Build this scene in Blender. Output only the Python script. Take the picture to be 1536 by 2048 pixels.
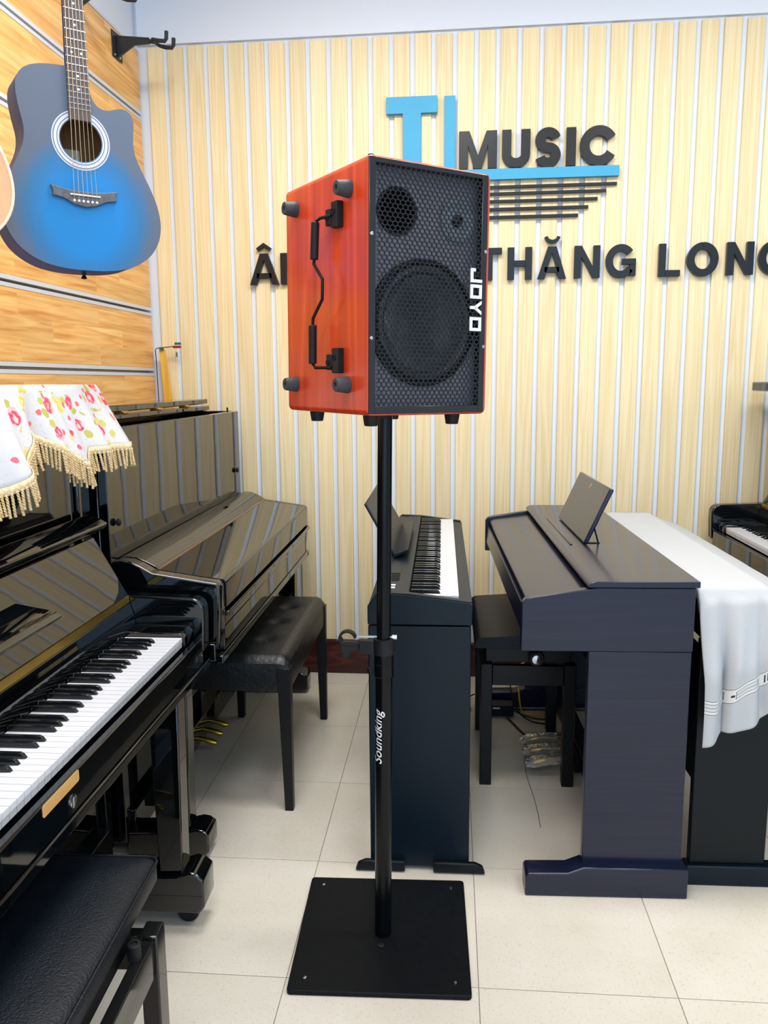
import bpy, math, random
from mathutils import Vector, Matrix
random.seed(7)
PI = math.pi
for o in list(bpy.data.objects): bpy.data.objects.remove(o)
scene = bpy.context.scene
COL = scene.collection

# ------------------------------------------------------------------ camera
F_PX, YAW, PITCH, ROLL, CAM_H = 1620.5, 0.10374, 0.15897, 0.00793, 1.46
fwd = Vector((-math.sin(YAW)*math.cos(PITCH), math.cos(YAW)*math.cos(PITCH), -math.sin(PITCH)))
rgt = Vector((math.cos(YAW), math.sin(YAW), 0)); dwn = fwd.cross(rgt)
r2 = rgt*math.cos(ROLL)+dwn*math.sin(ROLL); d2 = -rgt*math.sin(ROLL)+dwn*math.cos(ROLL)
cd = bpy.data.cameras.new('camera'); cam = bpy.data.objects.new('camera', cd); COL.objects.link(cam)
cd.sensor_fit = 'VERTICAL'; cd.sensor_height = 36.0; cd.lens = 36.0*F_PX/2048; cd.clip_start = 0.02
M = Matrix.Identity(4)
for i, ax in enumerate((r2, -d2, -fwd)):
    for j in range(3): M[j][i] = ax[j]
M.translation = (0, 0, CAM_H); cam.matrix_world = M
scene.camera = cam

# ------------------------------------------------------------------ world, lights, exposure
w = bpy.data.worlds.new('world'); scene.world = w; w.use_nodes = True
bg = w.node_tree.nodes['Background']; bg.inputs[0].default_value = (0.50, 0.74, 1.0, 1); bg.inputs[1].default_value = 2.6
CEIL = 3.42
LIGHTS = [(-0.35, 2.22, 46), (1.45, 2.22, 33), (-0.35, 0.65, 25), (1.45, 0.65, 15), (-0.45, -1.2, 14), (1.35, -1.2, 14)]
for (lx, ly, pw_) in LIGHTS:
    ld = bpy.data.lights.new('ceiling_lamp', 'AREA'); ld.shape = 'RECTANGLE'; ld.size = 1.15; ld.size_y = 0.56
    ld.energy = pw_; ld.color = (1.0, 0.975, 0.94)
    lo = bpy.data.objects.new('ceiling_lamp_offscreen', ld); COL.objects.link(lo); lo.location = (lx, ly, CEIL-0.05)
vs = scene.view_settings
vs.view_transform = 'Standard'; vs.look = 'None'; vs.gamma = 1.0; vs.use_curve_mapping = False; vs.exposure = 0.22

# ------------------------------------------------------------------ materials
def srgb(r, g, b):
    f = lambda c: (c/255/12.92 if c/255 <= 0.04045 else ((c/255+0.055)/1.055)**2.4)
    return (f(r), f(g), f(b), 1)
MATS = {}
def mat(name, col, rough=0.5, metal=0.0, spec=0.5, coat=0.0, noise=None, bump=None, alpha=None, trans=0.0, sheen=0.0, coat_rough=0.03):
    """noise=(scale xyz, colour2, contrast) ; bump=(scale, strength, dist)"""
    m = bpy.data.materials.new(name); m.use_nodes = True; nt = m.node_tree; N = nt.nodes; L = nt.links
    b = N['Principled BSDF']; b.inputs['Base Color'].default_value = col
    b.inputs['Roughness'].default_value = rough; b.inputs['Metallic'].default_value = metal
    b.inputs['Specular IOR Level'].default_value = spec; b.inputs['Coat Weight'].default_value = coat
    b.inputs['Coat Roughness'].default_value = coat_rough
    b.inputs['Transmission Weight'].default_value = trans; b.inputs['Sheen Weight'].default_value = sheen
    tc = N.new('ShaderNodeTexCoord')
    if noise:
        sc, c2, det = noise
        mp = N.new('ShaderNodeMapping'); mp.inputs['Scale'].default_value = sc
        oi = N.new('ShaderNodeObjectInfo'); ml = N.new('ShaderNodeVectorMath'); ml.operation = 'SCALE'
        L.new(oi.outputs['Random'], ml.inputs['Scale']); ml.inputs[0].default_value = (13.1, 7.7, 5.3)
        ad = N.new('ShaderNodeVectorMath'); ad.operation = 'ADD'
        L.new(tc.outputs['Object'], mp.inputs['Vector']); L.new(mp.outputs[0], ad.inputs[0]); L.new(ml.outputs[0], ad.inputs[1])
        nz = N.new('ShaderNodeTexNoise'); nz.inputs['Scale'].default_value = 1; nz.inputs['Detail'].default_value = 5
        L.new(ad.outputs[0], nz.inputs['Vector'])
        cr = N.new('ShaderNodeValToRGB'); cr.color_ramp.elements[0].position = 0.5-det; cr.color_ramp.elements[1].position = 0.5+det
        cr.color_ramp.elements[0].color = col; cr.color_ramp.elements[1].color = c2
        L.new(nz.outputs['Fac'], cr.inputs[0]); L.new(cr.outputs[0], b.inputs['Base Color'])
    if bump:
        nz2 = N.new('ShaderNodeTexNoise'); nz2.inputs['Scale'].default_value = bump[0]; nz2.inputs['Detail'].default_value = 3
        bp = N.new('ShaderNodeBump'); bp.inputs['Strength'].default_value = bump[1]; bp.inputs['Distance'].default_value = bump[2]
        L.new(tc.outputs['Object'], nz2.inputs['Vector']); L.new(nz2.outputs['Fac'], bp.inputs['Height']); L.new(bp.outputs[0], b.inputs['Normal'])
        if coat: L.new(bp.outputs[0], b.inputs['Coat Normal'])
    MATS[name] = m; return m

def wood(name, cols, grain=(60, 60, 2.5), rings=(7, 7, 0.55), ringamt=0.5, rough=0.5, coat=0.0, rnd=0.15, bump=0.05, spec=0.4):
    """grain runs along the axis with the small scale; cathedral figure from a distorted wave"""
    m = bpy.data.materials.new(name); m.use_nodes = True; nt = m.node_tree; N = nt.nodes; L = nt.links
    b = N['Principled BSDF']; b.inputs['Roughness'].default_value = rough; b.inputs['Coat Weight'].default_value = coat
    b.inputs['Specular IOR Level'].default_value = spec; b.inputs['Coat Roughness'].default_value = 0.12
    tc = N.new('ShaderNodeTexCoord'); oi = N.new('ShaderNodeObjectInfo')
    ml = N.new('ShaderNodeVectorMath'); ml.operation = 'SCALE'; ml.inputs[0].default_value = (3.1, 5.7, 4.3)
    L.new(oi.outputs['Random'], ml.inputs['Scale'])
    ad = N.new('ShaderNodeVectorMath'); ad.operation = 'ADD'; L.new(tc.outputs['Object'], ad.inputs[0]); L.new(ml.outputs[0], ad.inputs[1])
    m1 = N.new('ShaderNodeMapping'); m1.inputs['Scale'].default_value = grain; L.new(ad.outputs[0], m1.inputs['Vector'])
    m2 = N.new('ShaderNodeMapping'); m2.inputs['Scale'].default_value = rings; L.new(ad.outputs[0], m2.inputs['Vector'])
    n1 = N.new('ShaderNodeTexNoise'); n1.inputs['Scale'].default_value = 1; n1.inputs['Detail'].default_value = 4; L.new(m1.outputs[0], n1.inputs['Vector'])
    n2 = N.new('ShaderNodeTexNoise'); n2.inputs['Scale'].default_value = 1; n2.inputs['Detail'].default_value = 2; n2.inputs['Distortion'].default_value = 0.3
    L.new(m2.outputs[0], n2.inputs['Vector'])
    mu = N.new('ShaderNodeMath'); mu.operation = 'MULTIPLY'; mu.inputs[1].default_value = 16; L.new(n2.outputs['Fac'], mu.inputs[0])
    fr = N.new('ShaderNodeMath'); fr.operation = 'PINGPONG'; fr.inputs[1].default_value = 1; L.new(mu.outputs[0], fr.inputs[0])
    pw = N.new('ShaderNodeMath'); pw.operation = 'POWER'; pw.inputs[1].default_value = 2.2; L.new(fr.outputs[0], pw.inputs[0])
    mx = N.new('ShaderNodeMix'); mx.data_type = 'FLOAT'; mx.inputs[0].default_value = ringamt
    L.new(n1.outputs['Fac'], mx.inputs[2]); L.new(pw.outputs[0], mx.inputs[3])
    cr = N.new('ShaderNodeValToRGB'); el = cr.color_ramp.elements
    el[0].position = 0.12; el[0].color = cols[0]; el[1].position = 0.92; el[1].color = cols[2]
    e = el.new(0.5); e.color = cols[1]
    L.new(mx.outputs[0], cr.inputs[0])
    hs = N.new('ShaderNodeHueSaturation'); mr = N.new('ShaderNodeMapRange'); mr.inputs[3].default_value = 1-rnd; mr.inputs[4].default_value = 1+rnd*0.6
    L.new(oi.outputs['Random'], mr.inputs[0]); L.new(mr.outputs[0], hs.inputs['Value']); L.new(cr.outputs[0], hs.inputs['Color'])
    L.new(hs.outputs[0], b.inputs['Base Color'])
    if bump:
        bp = N.new('ShaderNodeBump'); bp.inputs['Strength'].default_value = bump; bp.inputs['Distance'].default_value = 0.002
        L.new(n1.outputs['Fac'], bp.inputs['Height']); L.new(bp.outputs[0], b.inputs['Normal'])
    MATS[name] = m; return m

mat('white_paint', srgb(224, 231, 241), 0.7, noise=((1.5, 1.5, 1.5), srgb(219, 227, 238), 0.3))
wood('pine', (srgb(223, 197, 144), srgb(236, 219, 176), srgb(241, 229, 197)), grain=(150, 150, 2.0), rings=(15, 15, 0.5), ringamt=0.27, rough=0.45, rnd=0.06, spec=0.25)
mat('aluminium_white', srgb(225, 227, 232), 0.35, 0.2, noise=((4, 0.5, 4), srgb(205, 208, 216), 0.3))
mat('grout', srgb(150, 143, 130), 0.8, noise=((9, 9, 9), srgb(128, 122, 112), 0.2))
wood('baseboard_wood', (srgb(44, 16, 14), srgb(74, 30, 24), srgb(98, 46, 36)), grain=(3, 40, 40), rings=(0.8, 9, 9), ringamt=0.5, rough=0.35, rnd=0.05)
mat('piano_black', srgb(4, 7, 10), 0.03, spec=0.85, noise=((2, 2, 2), srgb(6, 8, 10), 0.3), bump=(3.2, 0.10, 0.004))
mat('piano_black_flat', srgb(12, 15, 18), 0.12, spec=0.5, noise=((4, 4, 4), srgb(7, 9, 12), 0.3))
mat('key_white', srgb(222, 224, 230), 0.28, spec=0.4, noise=((20, 20, 20), srgb(216, 218, 226), 0.3))
mat('key_wood', srgb(206, 206, 208), 0.5, noise=((60, 10, 60), srgb(186, 188, 194), 0.3))
mat('key_black', srgb(14, 18, 22), 0.16, spec=0.5, noise=((20, 20, 20), srgb(20, 25, 30), 0.3))
mat('brass', srgb(224, 190, 92), 0.34, 1.0, noise=((20, 6, 20), srgb(180, 140, 52), 0.25))
mat('copper_strip', srgb(205, 160, 118), 0.35, 0.7, noise=((10, 10, 10), srgb(180, 136, 98), 0.3))
mat('chrome', srgb(205, 208, 212), 0.18, 1.0, noise=((20, 20, 20), srgb(180, 184, 190), 0.3))
mat('rubber', srgb(50, 55, 59), 0.55, spec=0.35, noise=((40, 40, 40), srgb(64, 69, 73), 0.25), bump=(200, 0.1, 0.001))
mat('rubber_black', srgb(11, 13, 16), 0.5, spec=0.28, noise=((40, 40, 40), srgb(26, 28, 31), 0.25))
mat('leather', srgb(3, 12, 22), 0.42, spec=0.28, noise=((25, 25, 25), srgb(13, 20, 28), 0.25), bump=(240, 0.7, 0.002))
mat('leather_old', srgb(9, 12, 15), 0.38, spec=0.4, noise=((14, 14, 14), srgb(26, 29, 31), 0.34), bump=(70, 0.5, 0.003))
mat('bench_black', srgb(8, 11, 14), 0.4, spec=0.3, noise=((9, 9, 9), srgb(12, 16, 19), 0.3))
mat('bench_gloss', srgb(16, 17, 18), 0.08, spec=0.6, noise=((9, 9, 9), srgb(22, 23, 24), 0.3))
mat('steel_black', srgb(6, 10, 13), 0.5, spec=0.15, noise=((50, 50, 50), srgb(15, 18, 22), 0.25), bump=(300, 0.12, 0.0006))
mat('pole_black', srgb(3, 6, 9), 0.2, spec=0.22, noise=((30, 30, 30), srgb(8, 11, 15), 0.25))
mat('label_white', srgb(235, 237, 240), 0.4, noise=((60, 60, 60), srgb(225, 228, 232), 0.3))
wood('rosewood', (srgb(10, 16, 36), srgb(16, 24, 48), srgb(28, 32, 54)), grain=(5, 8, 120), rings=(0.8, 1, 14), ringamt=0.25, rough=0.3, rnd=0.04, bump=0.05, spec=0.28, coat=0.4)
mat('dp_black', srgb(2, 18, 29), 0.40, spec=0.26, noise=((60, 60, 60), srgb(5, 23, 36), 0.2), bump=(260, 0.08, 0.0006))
mat('dp_dark', srgb(4, 12, 17), 0.45, spec=0.25, noise=((60, 60, 60), srgb(7, 16, 22), 0.2))
wood('cherry', (srgb(164, 44, 16), srgb(208, 68, 30), srgb(226, 94, 48)), grain=(50, 50, 2.0), rings=(5, 5, 0.5), ringamt=0.3, rough=0.3, coat=0.25, rnd=0.03, bump=0.03)
mat('grille_metal', srgb(26, 30, 35), 0.28, 0.35, spec=0.6, noise=((60, 60, 60), srgb(34, 38, 43), 0.2))
mat('grille_frame', srgb(17, 22, 29), 0.3, spec=0.5, noise=((40, 40, 40), srgb(24, 30, 38), 0.25))
mat('baffle', srgb(122, 120, 132), 0.7, noise=((90, 90, 90), srgb(138, 136, 148), 0.2))
mat('cone_paper', srgb(112, 126, 136), 0.5, noise=((80, 80, 80), srgb(134, 148, 158), 0.25))
mat('surround_rubber', srgb(44, 50, 56), 0.4, noise=((60, 60, 60), srgb(54, 60, 66), 0.25))
mat('cap_grey', srgb(128, 140, 148), 0.35, noise=((60, 60, 60), srgb(142, 154, 162), 0.25))
mat('sign_blue', srgb(66, 162, 204), 0.5, spec=0.3, noise=((6, 6, 6), srgb(72, 168, 208), 0.3))
mat('sign_black', srgb(14, 16, 19), 0.3, spec=0.35, noise=((6, 6, 6), srgb(20, 22, 26), 0.3))
mat('fretboard', srgb(66, 62, 66), 0.5, noise=((40, 40, 4), srgb(86, 80, 82), 0.25))
mat('rosette_white', srgb(205, 212, 222), 0.35, noise=((30, 30, 30), srgb(196, 204, 216), 0.3))
mat('rosette_blue', srgb(104, 128, 158), 0.4, noise=((30, 30, 30), srgb(94, 118, 150), 0.3))
mat('pearl', srgb(238, 238, 235), 0.25, noise=((30, 30, 30), srgb(225, 225, 222), 0.3))
mat('steel_string', srgb(218, 200, 170), 0.3, 0.8, noise=((30, 30, 30), srgb(200, 182, 150), 0.3))
mat('bridge_grey', srgb(92, 98, 106), 0.55, noise=((90, 10, 90), srgb(68, 74, 82), 0.2))
wood('guitar_inside', (srgb(96, 60, 30), srgb(140, 94, 52), srgb(170, 122, 74)), grain=(40, 40, 3), ringamt=0.2, rough=0.6)
mat('guitar_side_blue', srgb(16, 70, 146), 0.5, spec=0.1, noise=((6, 6, 2), srgb(14, 46, 100), 0.3))
wood('guitar_natural', (srgb(216, 152, 112), srgb(228, 168, 128), srgb(236, 182, 144)), grain=(70, 70, 3), ringamt=0.15, rough=0.35, coat=0.2)
mat('binding_cream', srgb(238, 226, 200), 0.4, noise=((30, 30, 30), srgb(228, 216, 190), 0.3))
mat('paper_label', srgb(232, 220, 190), 0.7, noise=((20, 20, 20), srgb(214, 200, 168), 0.25))
mat('hanger_black', srgb(22, 27, 31), 0.35, noise=((30, 30, 30), srgb(32, 38, 43), 0.25))
mat('foam_black', srgb(30, 34, 37), 0.7, noise=((60, 60, 60), srgb(42, 46, 49), 0.25), bump=(150, 0.3, 0.001))
mat('yellow_cable', srgb(232, 182, 30), 0.4, noise=((30, 30, 30), srgb(220, 168, 24), 0.3))
mat('cable_black', srgb(14, 16, 18), 0.45, noise=((30, 30, 30), srgb(22, 24, 26), 0.3))
mat('fringe', srgb(226, 204, 160), 0.75, noise=((120, 120, 160), srgb(196, 168, 118), 0.15))
mat('fringe_band', srgb(232, 216, 178), 0.75, noise=((160, 160, 160), srgb(206, 184, 140), 0.12), bump=(500, 0.6, 0.002))
mat('sticker_tan', srgb(212, 170, 104), 0.45, noise=((30, 30, 60), srgb(196, 148, 80), 0.25))
wood('yellow_wood', (srgb(206, 150, 44), srgb(226, 176, 66), srgb(236, 192, 90)), grain=(60, 60, 3), ringamt=0.2, rough=0.5)
mat('clip_green', srgb(24, 92, 88), 0.4, noise=((30, 30, 30), srgb(30, 104, 98), 0.3))
mat('clip_red', srgb(150, 50, 40), 0.4, noise=((30, 30, 30), srgb(136, 42, 34), 0.3))
wood('piano_inner_wood', (srgb(120, 78, 40), srgb(150, 104, 58), srgb(176, 130, 78)), grain=(40, 3, 40), ringamt=0.2)
mat('plastic_wrap', srgb(235, 238, 240), 0.08, spec=0.6, trans=0.85, noise=((10, 10, 10), srgb(228, 232, 236), 0.3), bump=(60, 1.0, 0.01))
mat('lamp_frame', srgb(236, 236, 236), 0.5, noise=((5, 5, 5), srgb(230, 230, 230), 0.3))

def tile_material():
    m = bpy.data.materials.new('floor_tile'); m.use_nodes = True; N = m.node_tree.nodes; L = m.node_tree.links
    b = N['Principled BSDF']; b.inputs['Roughness'].default_value = 0.36; b.inputs['Specular IOR Level'].default_value = 0.32
    tc = N.new('ShaderNodeTexCoord'); oi = N.new('ShaderNodeObjectInfo')
    ml = N.new('ShaderNodeVectorMath'); ml.operation = 'SCALE'; ml.inputs[0].default_value = (31, 17, 3); L.new(oi.outputs['Random'], ml.inputs['Scale'])
    ad = N.new('ShaderNodeVectorMath'); L.new(tc.outputs['Object'], ad.inputs[0]); L.new(ml.outputs[0], ad.inputs[1])
    n1 = N.new('ShaderNodeTexNoise'); n1.inputs['Scale'].default_value = 5; n1.inputs['Detail'].default_value = 6; L.new(ad.outputs[0], n1.inputs['Vector'])
    n2 = N.new('ShaderNodeTexNoise'); n2.inputs['Scale'].default_value = 170; n2.inputs['Detail'].default_value = 2; L.new(ad.outputs[0], n2.inputs['Vector'])
    c1 = N.new('ShaderNodeValToRGB'); c1.color_ramp.elements[0].position = 0.3; c1.color_ramp.elements[1].position = 0.7
    c1.color_ramp.elements[0].color = srgb(211, 204, 189); c1.color_ramp.elements[1].color = srgb(220, 214, 202)
    c2 = N.new('ShaderNodeValToRGB'); c2.color_ramp.elements[0].position = 0.28; c2.color_ramp.elements[1].position = 0.42
    c2.color_ramp.elements[0].color = (0.72, 0.70, 0.66, 1); c2.color_ramp.elements[1].color = (1, 1, 1, 1)
    L.new(n1.outputs['Fac'], c1.inputs[0]); L.new(n2.outputs['Fac'], c2.inputs[0])
    mx = N.new('ShaderNodeMix'); mx.data_type = 'RGBA'; mx.blend_type = 'MULTIPLY'; mx.inputs[0].default_value = 0.55
    L.new(c1.outputs[0], mx.inputs[6]); L.new(c2.outputs[0], mx.inputs[7]); L.new(mx.outputs[2], b.inputs['Base Color'])
    MATS['floor_tile'] = m
tile_material()

def oak_material():
    m = bpy.data.materials.new('oak_panel'); m.use_nodes = True; N = m.node_tree.nodes; L = m.node_tree.links
    b = N['Principled BSDF']; b.inputs['Roughness'].default_value = 0.35; b.inputs['Specular IOR Level'].default_value = 0.4
    tc = N.new('ShaderNodeTexCoord'); sp = N.new('ShaderNodeSeparateXYZ'); cb = N.new('ShaderNodeCombineXYZ')
    L.new(tc.outputs['Object'], sp.inputs[0]); L.new(sp.outputs[1], cb.inputs[0]); L.new(sp.outputs[2], cb.inputs[1])
    br = N.new('ShaderNodeTexBrick'); br.inputs['Scale'].default_value = 1; br.inputs['Mortar Size'].default_value = 0.0006
    br.inputs['Brick Width'].default_value = 0.62; br.inputs['Row Height'].default_value = 0.0775
    br.inputs['Color1'].default_value = (0, 0, 0, 1); br.inputs['Color2'].default_value = (1, 1, 1, 1); br.inputs['Mortar'].default_value = (0.2, 0.2, 0.2, 1)
    br.offset = 0.37; L.new(cb.outputs[0], br.inputs['Vector'])
    oi = N.new('ShaderNodeObjectInfo')
    ml = N.new('ShaderNodeVectorMath'); ml.operation = 'SCALE'; ml.inputs[0].default_value = (3, 9, 5); L.new(oi.outputs['Random'], ml.inputs['Scale'])
    ad = N.new('ShaderNodeVectorMath'); L.new(tc.outputs['Object'], ad.inputs[0]); L.new(ml.outputs[0], ad.inputs[1])
    b3 = N.new('ShaderNodeVectorMath'); b3.operation = 'SCALE'; b3.inputs['Scale'].default_value = 4.0; L.new(br.outputs['Color'], b3.inputs[0])
    a2 = N.new('ShaderNodeVectorMath'); L.new(ad.outputs[0], a2.inputs[0]); L.new(b3.outputs[0], a2.inputs[1])
    mp = N.new('ShaderNodeMapping'); mp.inputs['Scale'].default_value = (1, 2.6, 42); L.new(a2.outputs[0], mp.inputs['Vector'])
    nz = N.new('ShaderNodeTexNoise'); nz.inputs['Scale'].default_value = 1; nz.inputs['Detail'].default_value = 5; nz.inputs['Distortion'].default_value = 0.6
    L.new(mp.outputs[0], nz.inputs['Vector'])
    cr = N.new('ShaderNodeValToRGB'); e = cr.color_ramp.elements
    e[0].position = 0.28; e[0].color = srgb(206, 140, 68); e[1].position = 0.72; e[1].color = srgb(246, 204, 138)
    x = e.new(0.5); x.color = srgb(236, 180, 106)
    L.new(nz.outputs['Fac'], cr.inputs[0])
    hs = N.new('ShaderNodeHueSaturation'); mr = N.new('ShaderNodeMapRange'); mr.inputs[3].default_value = 0.88; mr.inputs[4].default_value = 1.1
    L.new(br.outputs['Color'], mr.inputs[0]); L.new(mr.outputs[0], hs.inputs['Value']); L.new(cr.outputs[0], hs.inputs['Color'])
    L.new(hs.outputs[0], b.inputs['Base Color'])
    MATS['oak_panel'] = m
oak_material()

def guitar_top_material():
    """blue burst: bright blue centre, grey-blue rim (paint that follows the body outline)"""
    m = bpy.data.materials.new('blue_burst'); m.use_nodes = True; N = m.node_tree.nodes; L = m.node_tree.links
    b = N['Principled BSDF']; b.inputs['Roughness'].default_value = 0.42; b.inputs['Specular IOR Level'].default_value = 0.45
    tc = N.new('ShaderNodeTexCoord')
    mp = N.new('ShaderNodeMapping'); mp.inputs['Location'].default_value = (0, 0, 0.045/0.205); mp.inputs['Scale'].default_value = (1/0.195, 0, 1/0.205)
    L.new(tc.outputs['Object'], mp.inputs['Vector'])
    ln = N.new('ShaderNodeVectorMath'); ln.operation = 'LENGTH'; L.new(mp.outputs[0], ln.inputs[0])
    m2 = N.new('ShaderNodeMapping'); m2.inputs['Scale'].default_value = (70, 70, 6); L.new(tc.outputs['Object'], m2.inputs['Vector'])
    nz = N.new('ShaderNodeTexNoise'); nz.inputs['Scale'].default_value = 1; nz.inputs['Detail'].default_value = 4; L.new(m2.outputs[0], nz.inputs['Vector'])
    ma = N.new('ShaderNodeMath'); ma.operation = 'MULTIPLY_ADD'; ma.inputs[1].default_value = 0.16; L.new(nz.outputs['Fac'], ma.inputs[0]); L.new(ln.outputs['Value'], ma.inputs[2])
    cr = N.new('ShaderNodeValToRGB'); e = cr.color_ramp.elements
    e[0].position = 0.55; e[0].color = srgb(0, 120, 190); e[1].position = 1.08/1.0 if False else 0.99; e[1].color = srgb(84, 98, 118)
    x = e.new(0.80); x.color = srgb(40, 106, 156)
    L.new(ma.outputs[0], cr.inputs[0]); L.new(cr.outputs[0], b.inputs['Base Color'])
    MATS['blue_burst'] = m
guitar_top_material()

def floral_material():
    m = bpy.data.materials.new('floral_cotton'); m.use_nodes = True; N = m.node_tree.nodes; L = m.node_tree.links
    b = N['Principled BSDF']; b.inputs['Roughness'].default_value = 0.8; b.inputs['Specular IOR Level'].default_value = 0.2
    tc = N.new('ShaderNodeTexCoord')
    def vor(scale, rand=1.0, off=0.0):
        mp = N.new('ShaderNodeMapping'); mp.inputs['Location'].default_value = (off, off*1.7, 0); L.new(tc.outputs['UV'], mp.inputs['Vector'])
        wn = N.new('ShaderNodeTexNoise'); wn.inputs['Scale'].default_value = 60; L.new(tc.outputs['UV'], wn.inputs['Vector'])
        sc = N.new('ShaderNodeVectorMath'); sc.operation = 'MULTIPLY_ADD'; sc.inputs[1].default_value = (0.012, 0.012, 0); L.new(wn.outputs['Color'], sc.inputs[0]); L.new(mp.outputs[0], sc.inputs[2])
        v = N.new('ShaderNodeTexVoronoi'); v.voronoi_dimensions = '2D'; v.inputs['Scale'].default_value = scale; v.inputs['Randomness'].default_value = rand
        L.new(sc.outputs[0], v.inputs['Vector']); return v
    def mth(op, a, bb=None, c=None):
        n = N.new('ShaderNodeMath'); n.operation = op
        for i, s in enumerate((a, bb, c)):
            if s is None: continue
            if isinstance(s, (int, float)): n.inputs[i].default_value = s
            else: L.new(s, n.inputs[i])
        return n.outputs[0]
    def mix(fac, a, bb):
        n = N.new('ShaderNodeMix'); n.data_type = 'RGBA'; L.new(fac, n.inputs[0])
        for i, s in ((6, a), (7, bb)):
            if isinstance(s, tuple): n.inputs[i].default_value = s
            else: L.new(s, n.inputs[i])
        return n.outputs[2]
    base = srgb(204, 206, 212)
    # pale grey sprigs
    v0 = vor(75, 1.0, 0.3); mk0 = mth('LESS_THAN', v0.outputs['Distance'], 0.16)
    nzs = N.new('ShaderNodeTexNoise'); nzs.inputs['Scale'].default_value = 11; L.new(tc.outputs['UV'], nzs.inputs['Vector'])
    mk0 = mth('MULTIPLY', mk0, mth('GREATER_THAN', nzs.outputs['Fac'], 0.5))
    c = mix(mk0, base, srgb(196, 200, 186))
    # leaves
    v1 = vor(34, 1.0, 1.1); s1 = N.new('ShaderNodeSeparateColor'); L.new(v1.outputs['Color'], s1.inputs[0])
    v2 = vor(12.5, 0.9, 0.0); s2 = N.new('ShaderNodeSeparateColor'); L.new(v2.outputs['Color'], s2.inputs[0])
    near = mth('LESS_THAN', v2.outputs['Distance'], 0.50)
    on2 = mth('GREATER_THAN', s2.outputs[0], 0.38)
    leaf = mth('MULTIPLY', mth('MULTIPLY', mth('LESS_THAN', v1.outputs['Distance'], 0.36), mth('GREATER_THAN', s1.outputs[1], 0.5)), mth('MULTIPLY', near, on2))
    lc = N.new('ShaderNodeValToRGB'); lc.color_ramp.elements[0].color = srgb(168, 172, 84); lc.color_ramp.elements[1].color = srgb(214, 202, 120); L.new(s1.outputs[2], lc.inputs[0])
    c = mix(leaf, c, lc.outputs[0])
    # roses
    rad = mth('MULTIPLY_ADD', s2.outputs[1], 0.14, 0.16)
    rose = mth('MULTIPLY', mth('LESS_THAN', v2.outputs['Distance'], rad), on2)
    rn = N.new('ShaderNodeTexNoise'); rn.inputs['Scale'].default_value = 40; L.new(tc.outputs['UV'], rn.inputs['Vector'])
    ring = mth('MULTIPLY_ADD', v2.outputs['Distance'], 20.0, mth('MULTIPLY', rn.outputs['Fac'], 16.0))
    ring = mth('MULTIPLY_ADD', mth('SINE', ring), 0.5, 0.5)
    rc = N.new('ShaderNodeValToRGB'); e = rc.color_ramp.elements
    e[0].color = srgb(222, 62, 96); e[1].position = 0.9; e[1].color = srgb(248, 190, 190); x = e.new(0.4); x.color = srgb(238, 120, 134); L.new(ring, rc.inputs[0])
    yc = N.new('ShaderNodeValToRGB'); yc.color_ramp.elements[0].color = srgb(236, 190, 92); yc.color_ramp.elements[1].color = srgb(248, 230, 170); L.new(ring, yc.inputs[0])
    isy = mth('GREATER_THAN', s2.outputs[2], 0.74)
    c = mix(rose, c, mix(isy, rc.outputs[0], yc.outputs[0]))
    # small buds
    v3 = vor(30, 1.0, 2.3); s3 = N.new('ShaderNodeSeparateColor'); L.new(v3.outputs['Color'], s3.inputs[0])
    bud = mth('MULTIPLY', mth('LESS_THAN', v3.outputs['Distance'], 0.2), mth('GREATER_THAN', s3.outputs[0], 0.8))
    c = mix(bud, c, srgb(232, 110, 122))
    L.new(c, b.inputs['Base Color']); MATS['floral_cotton'] = m
floral_material()

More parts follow.
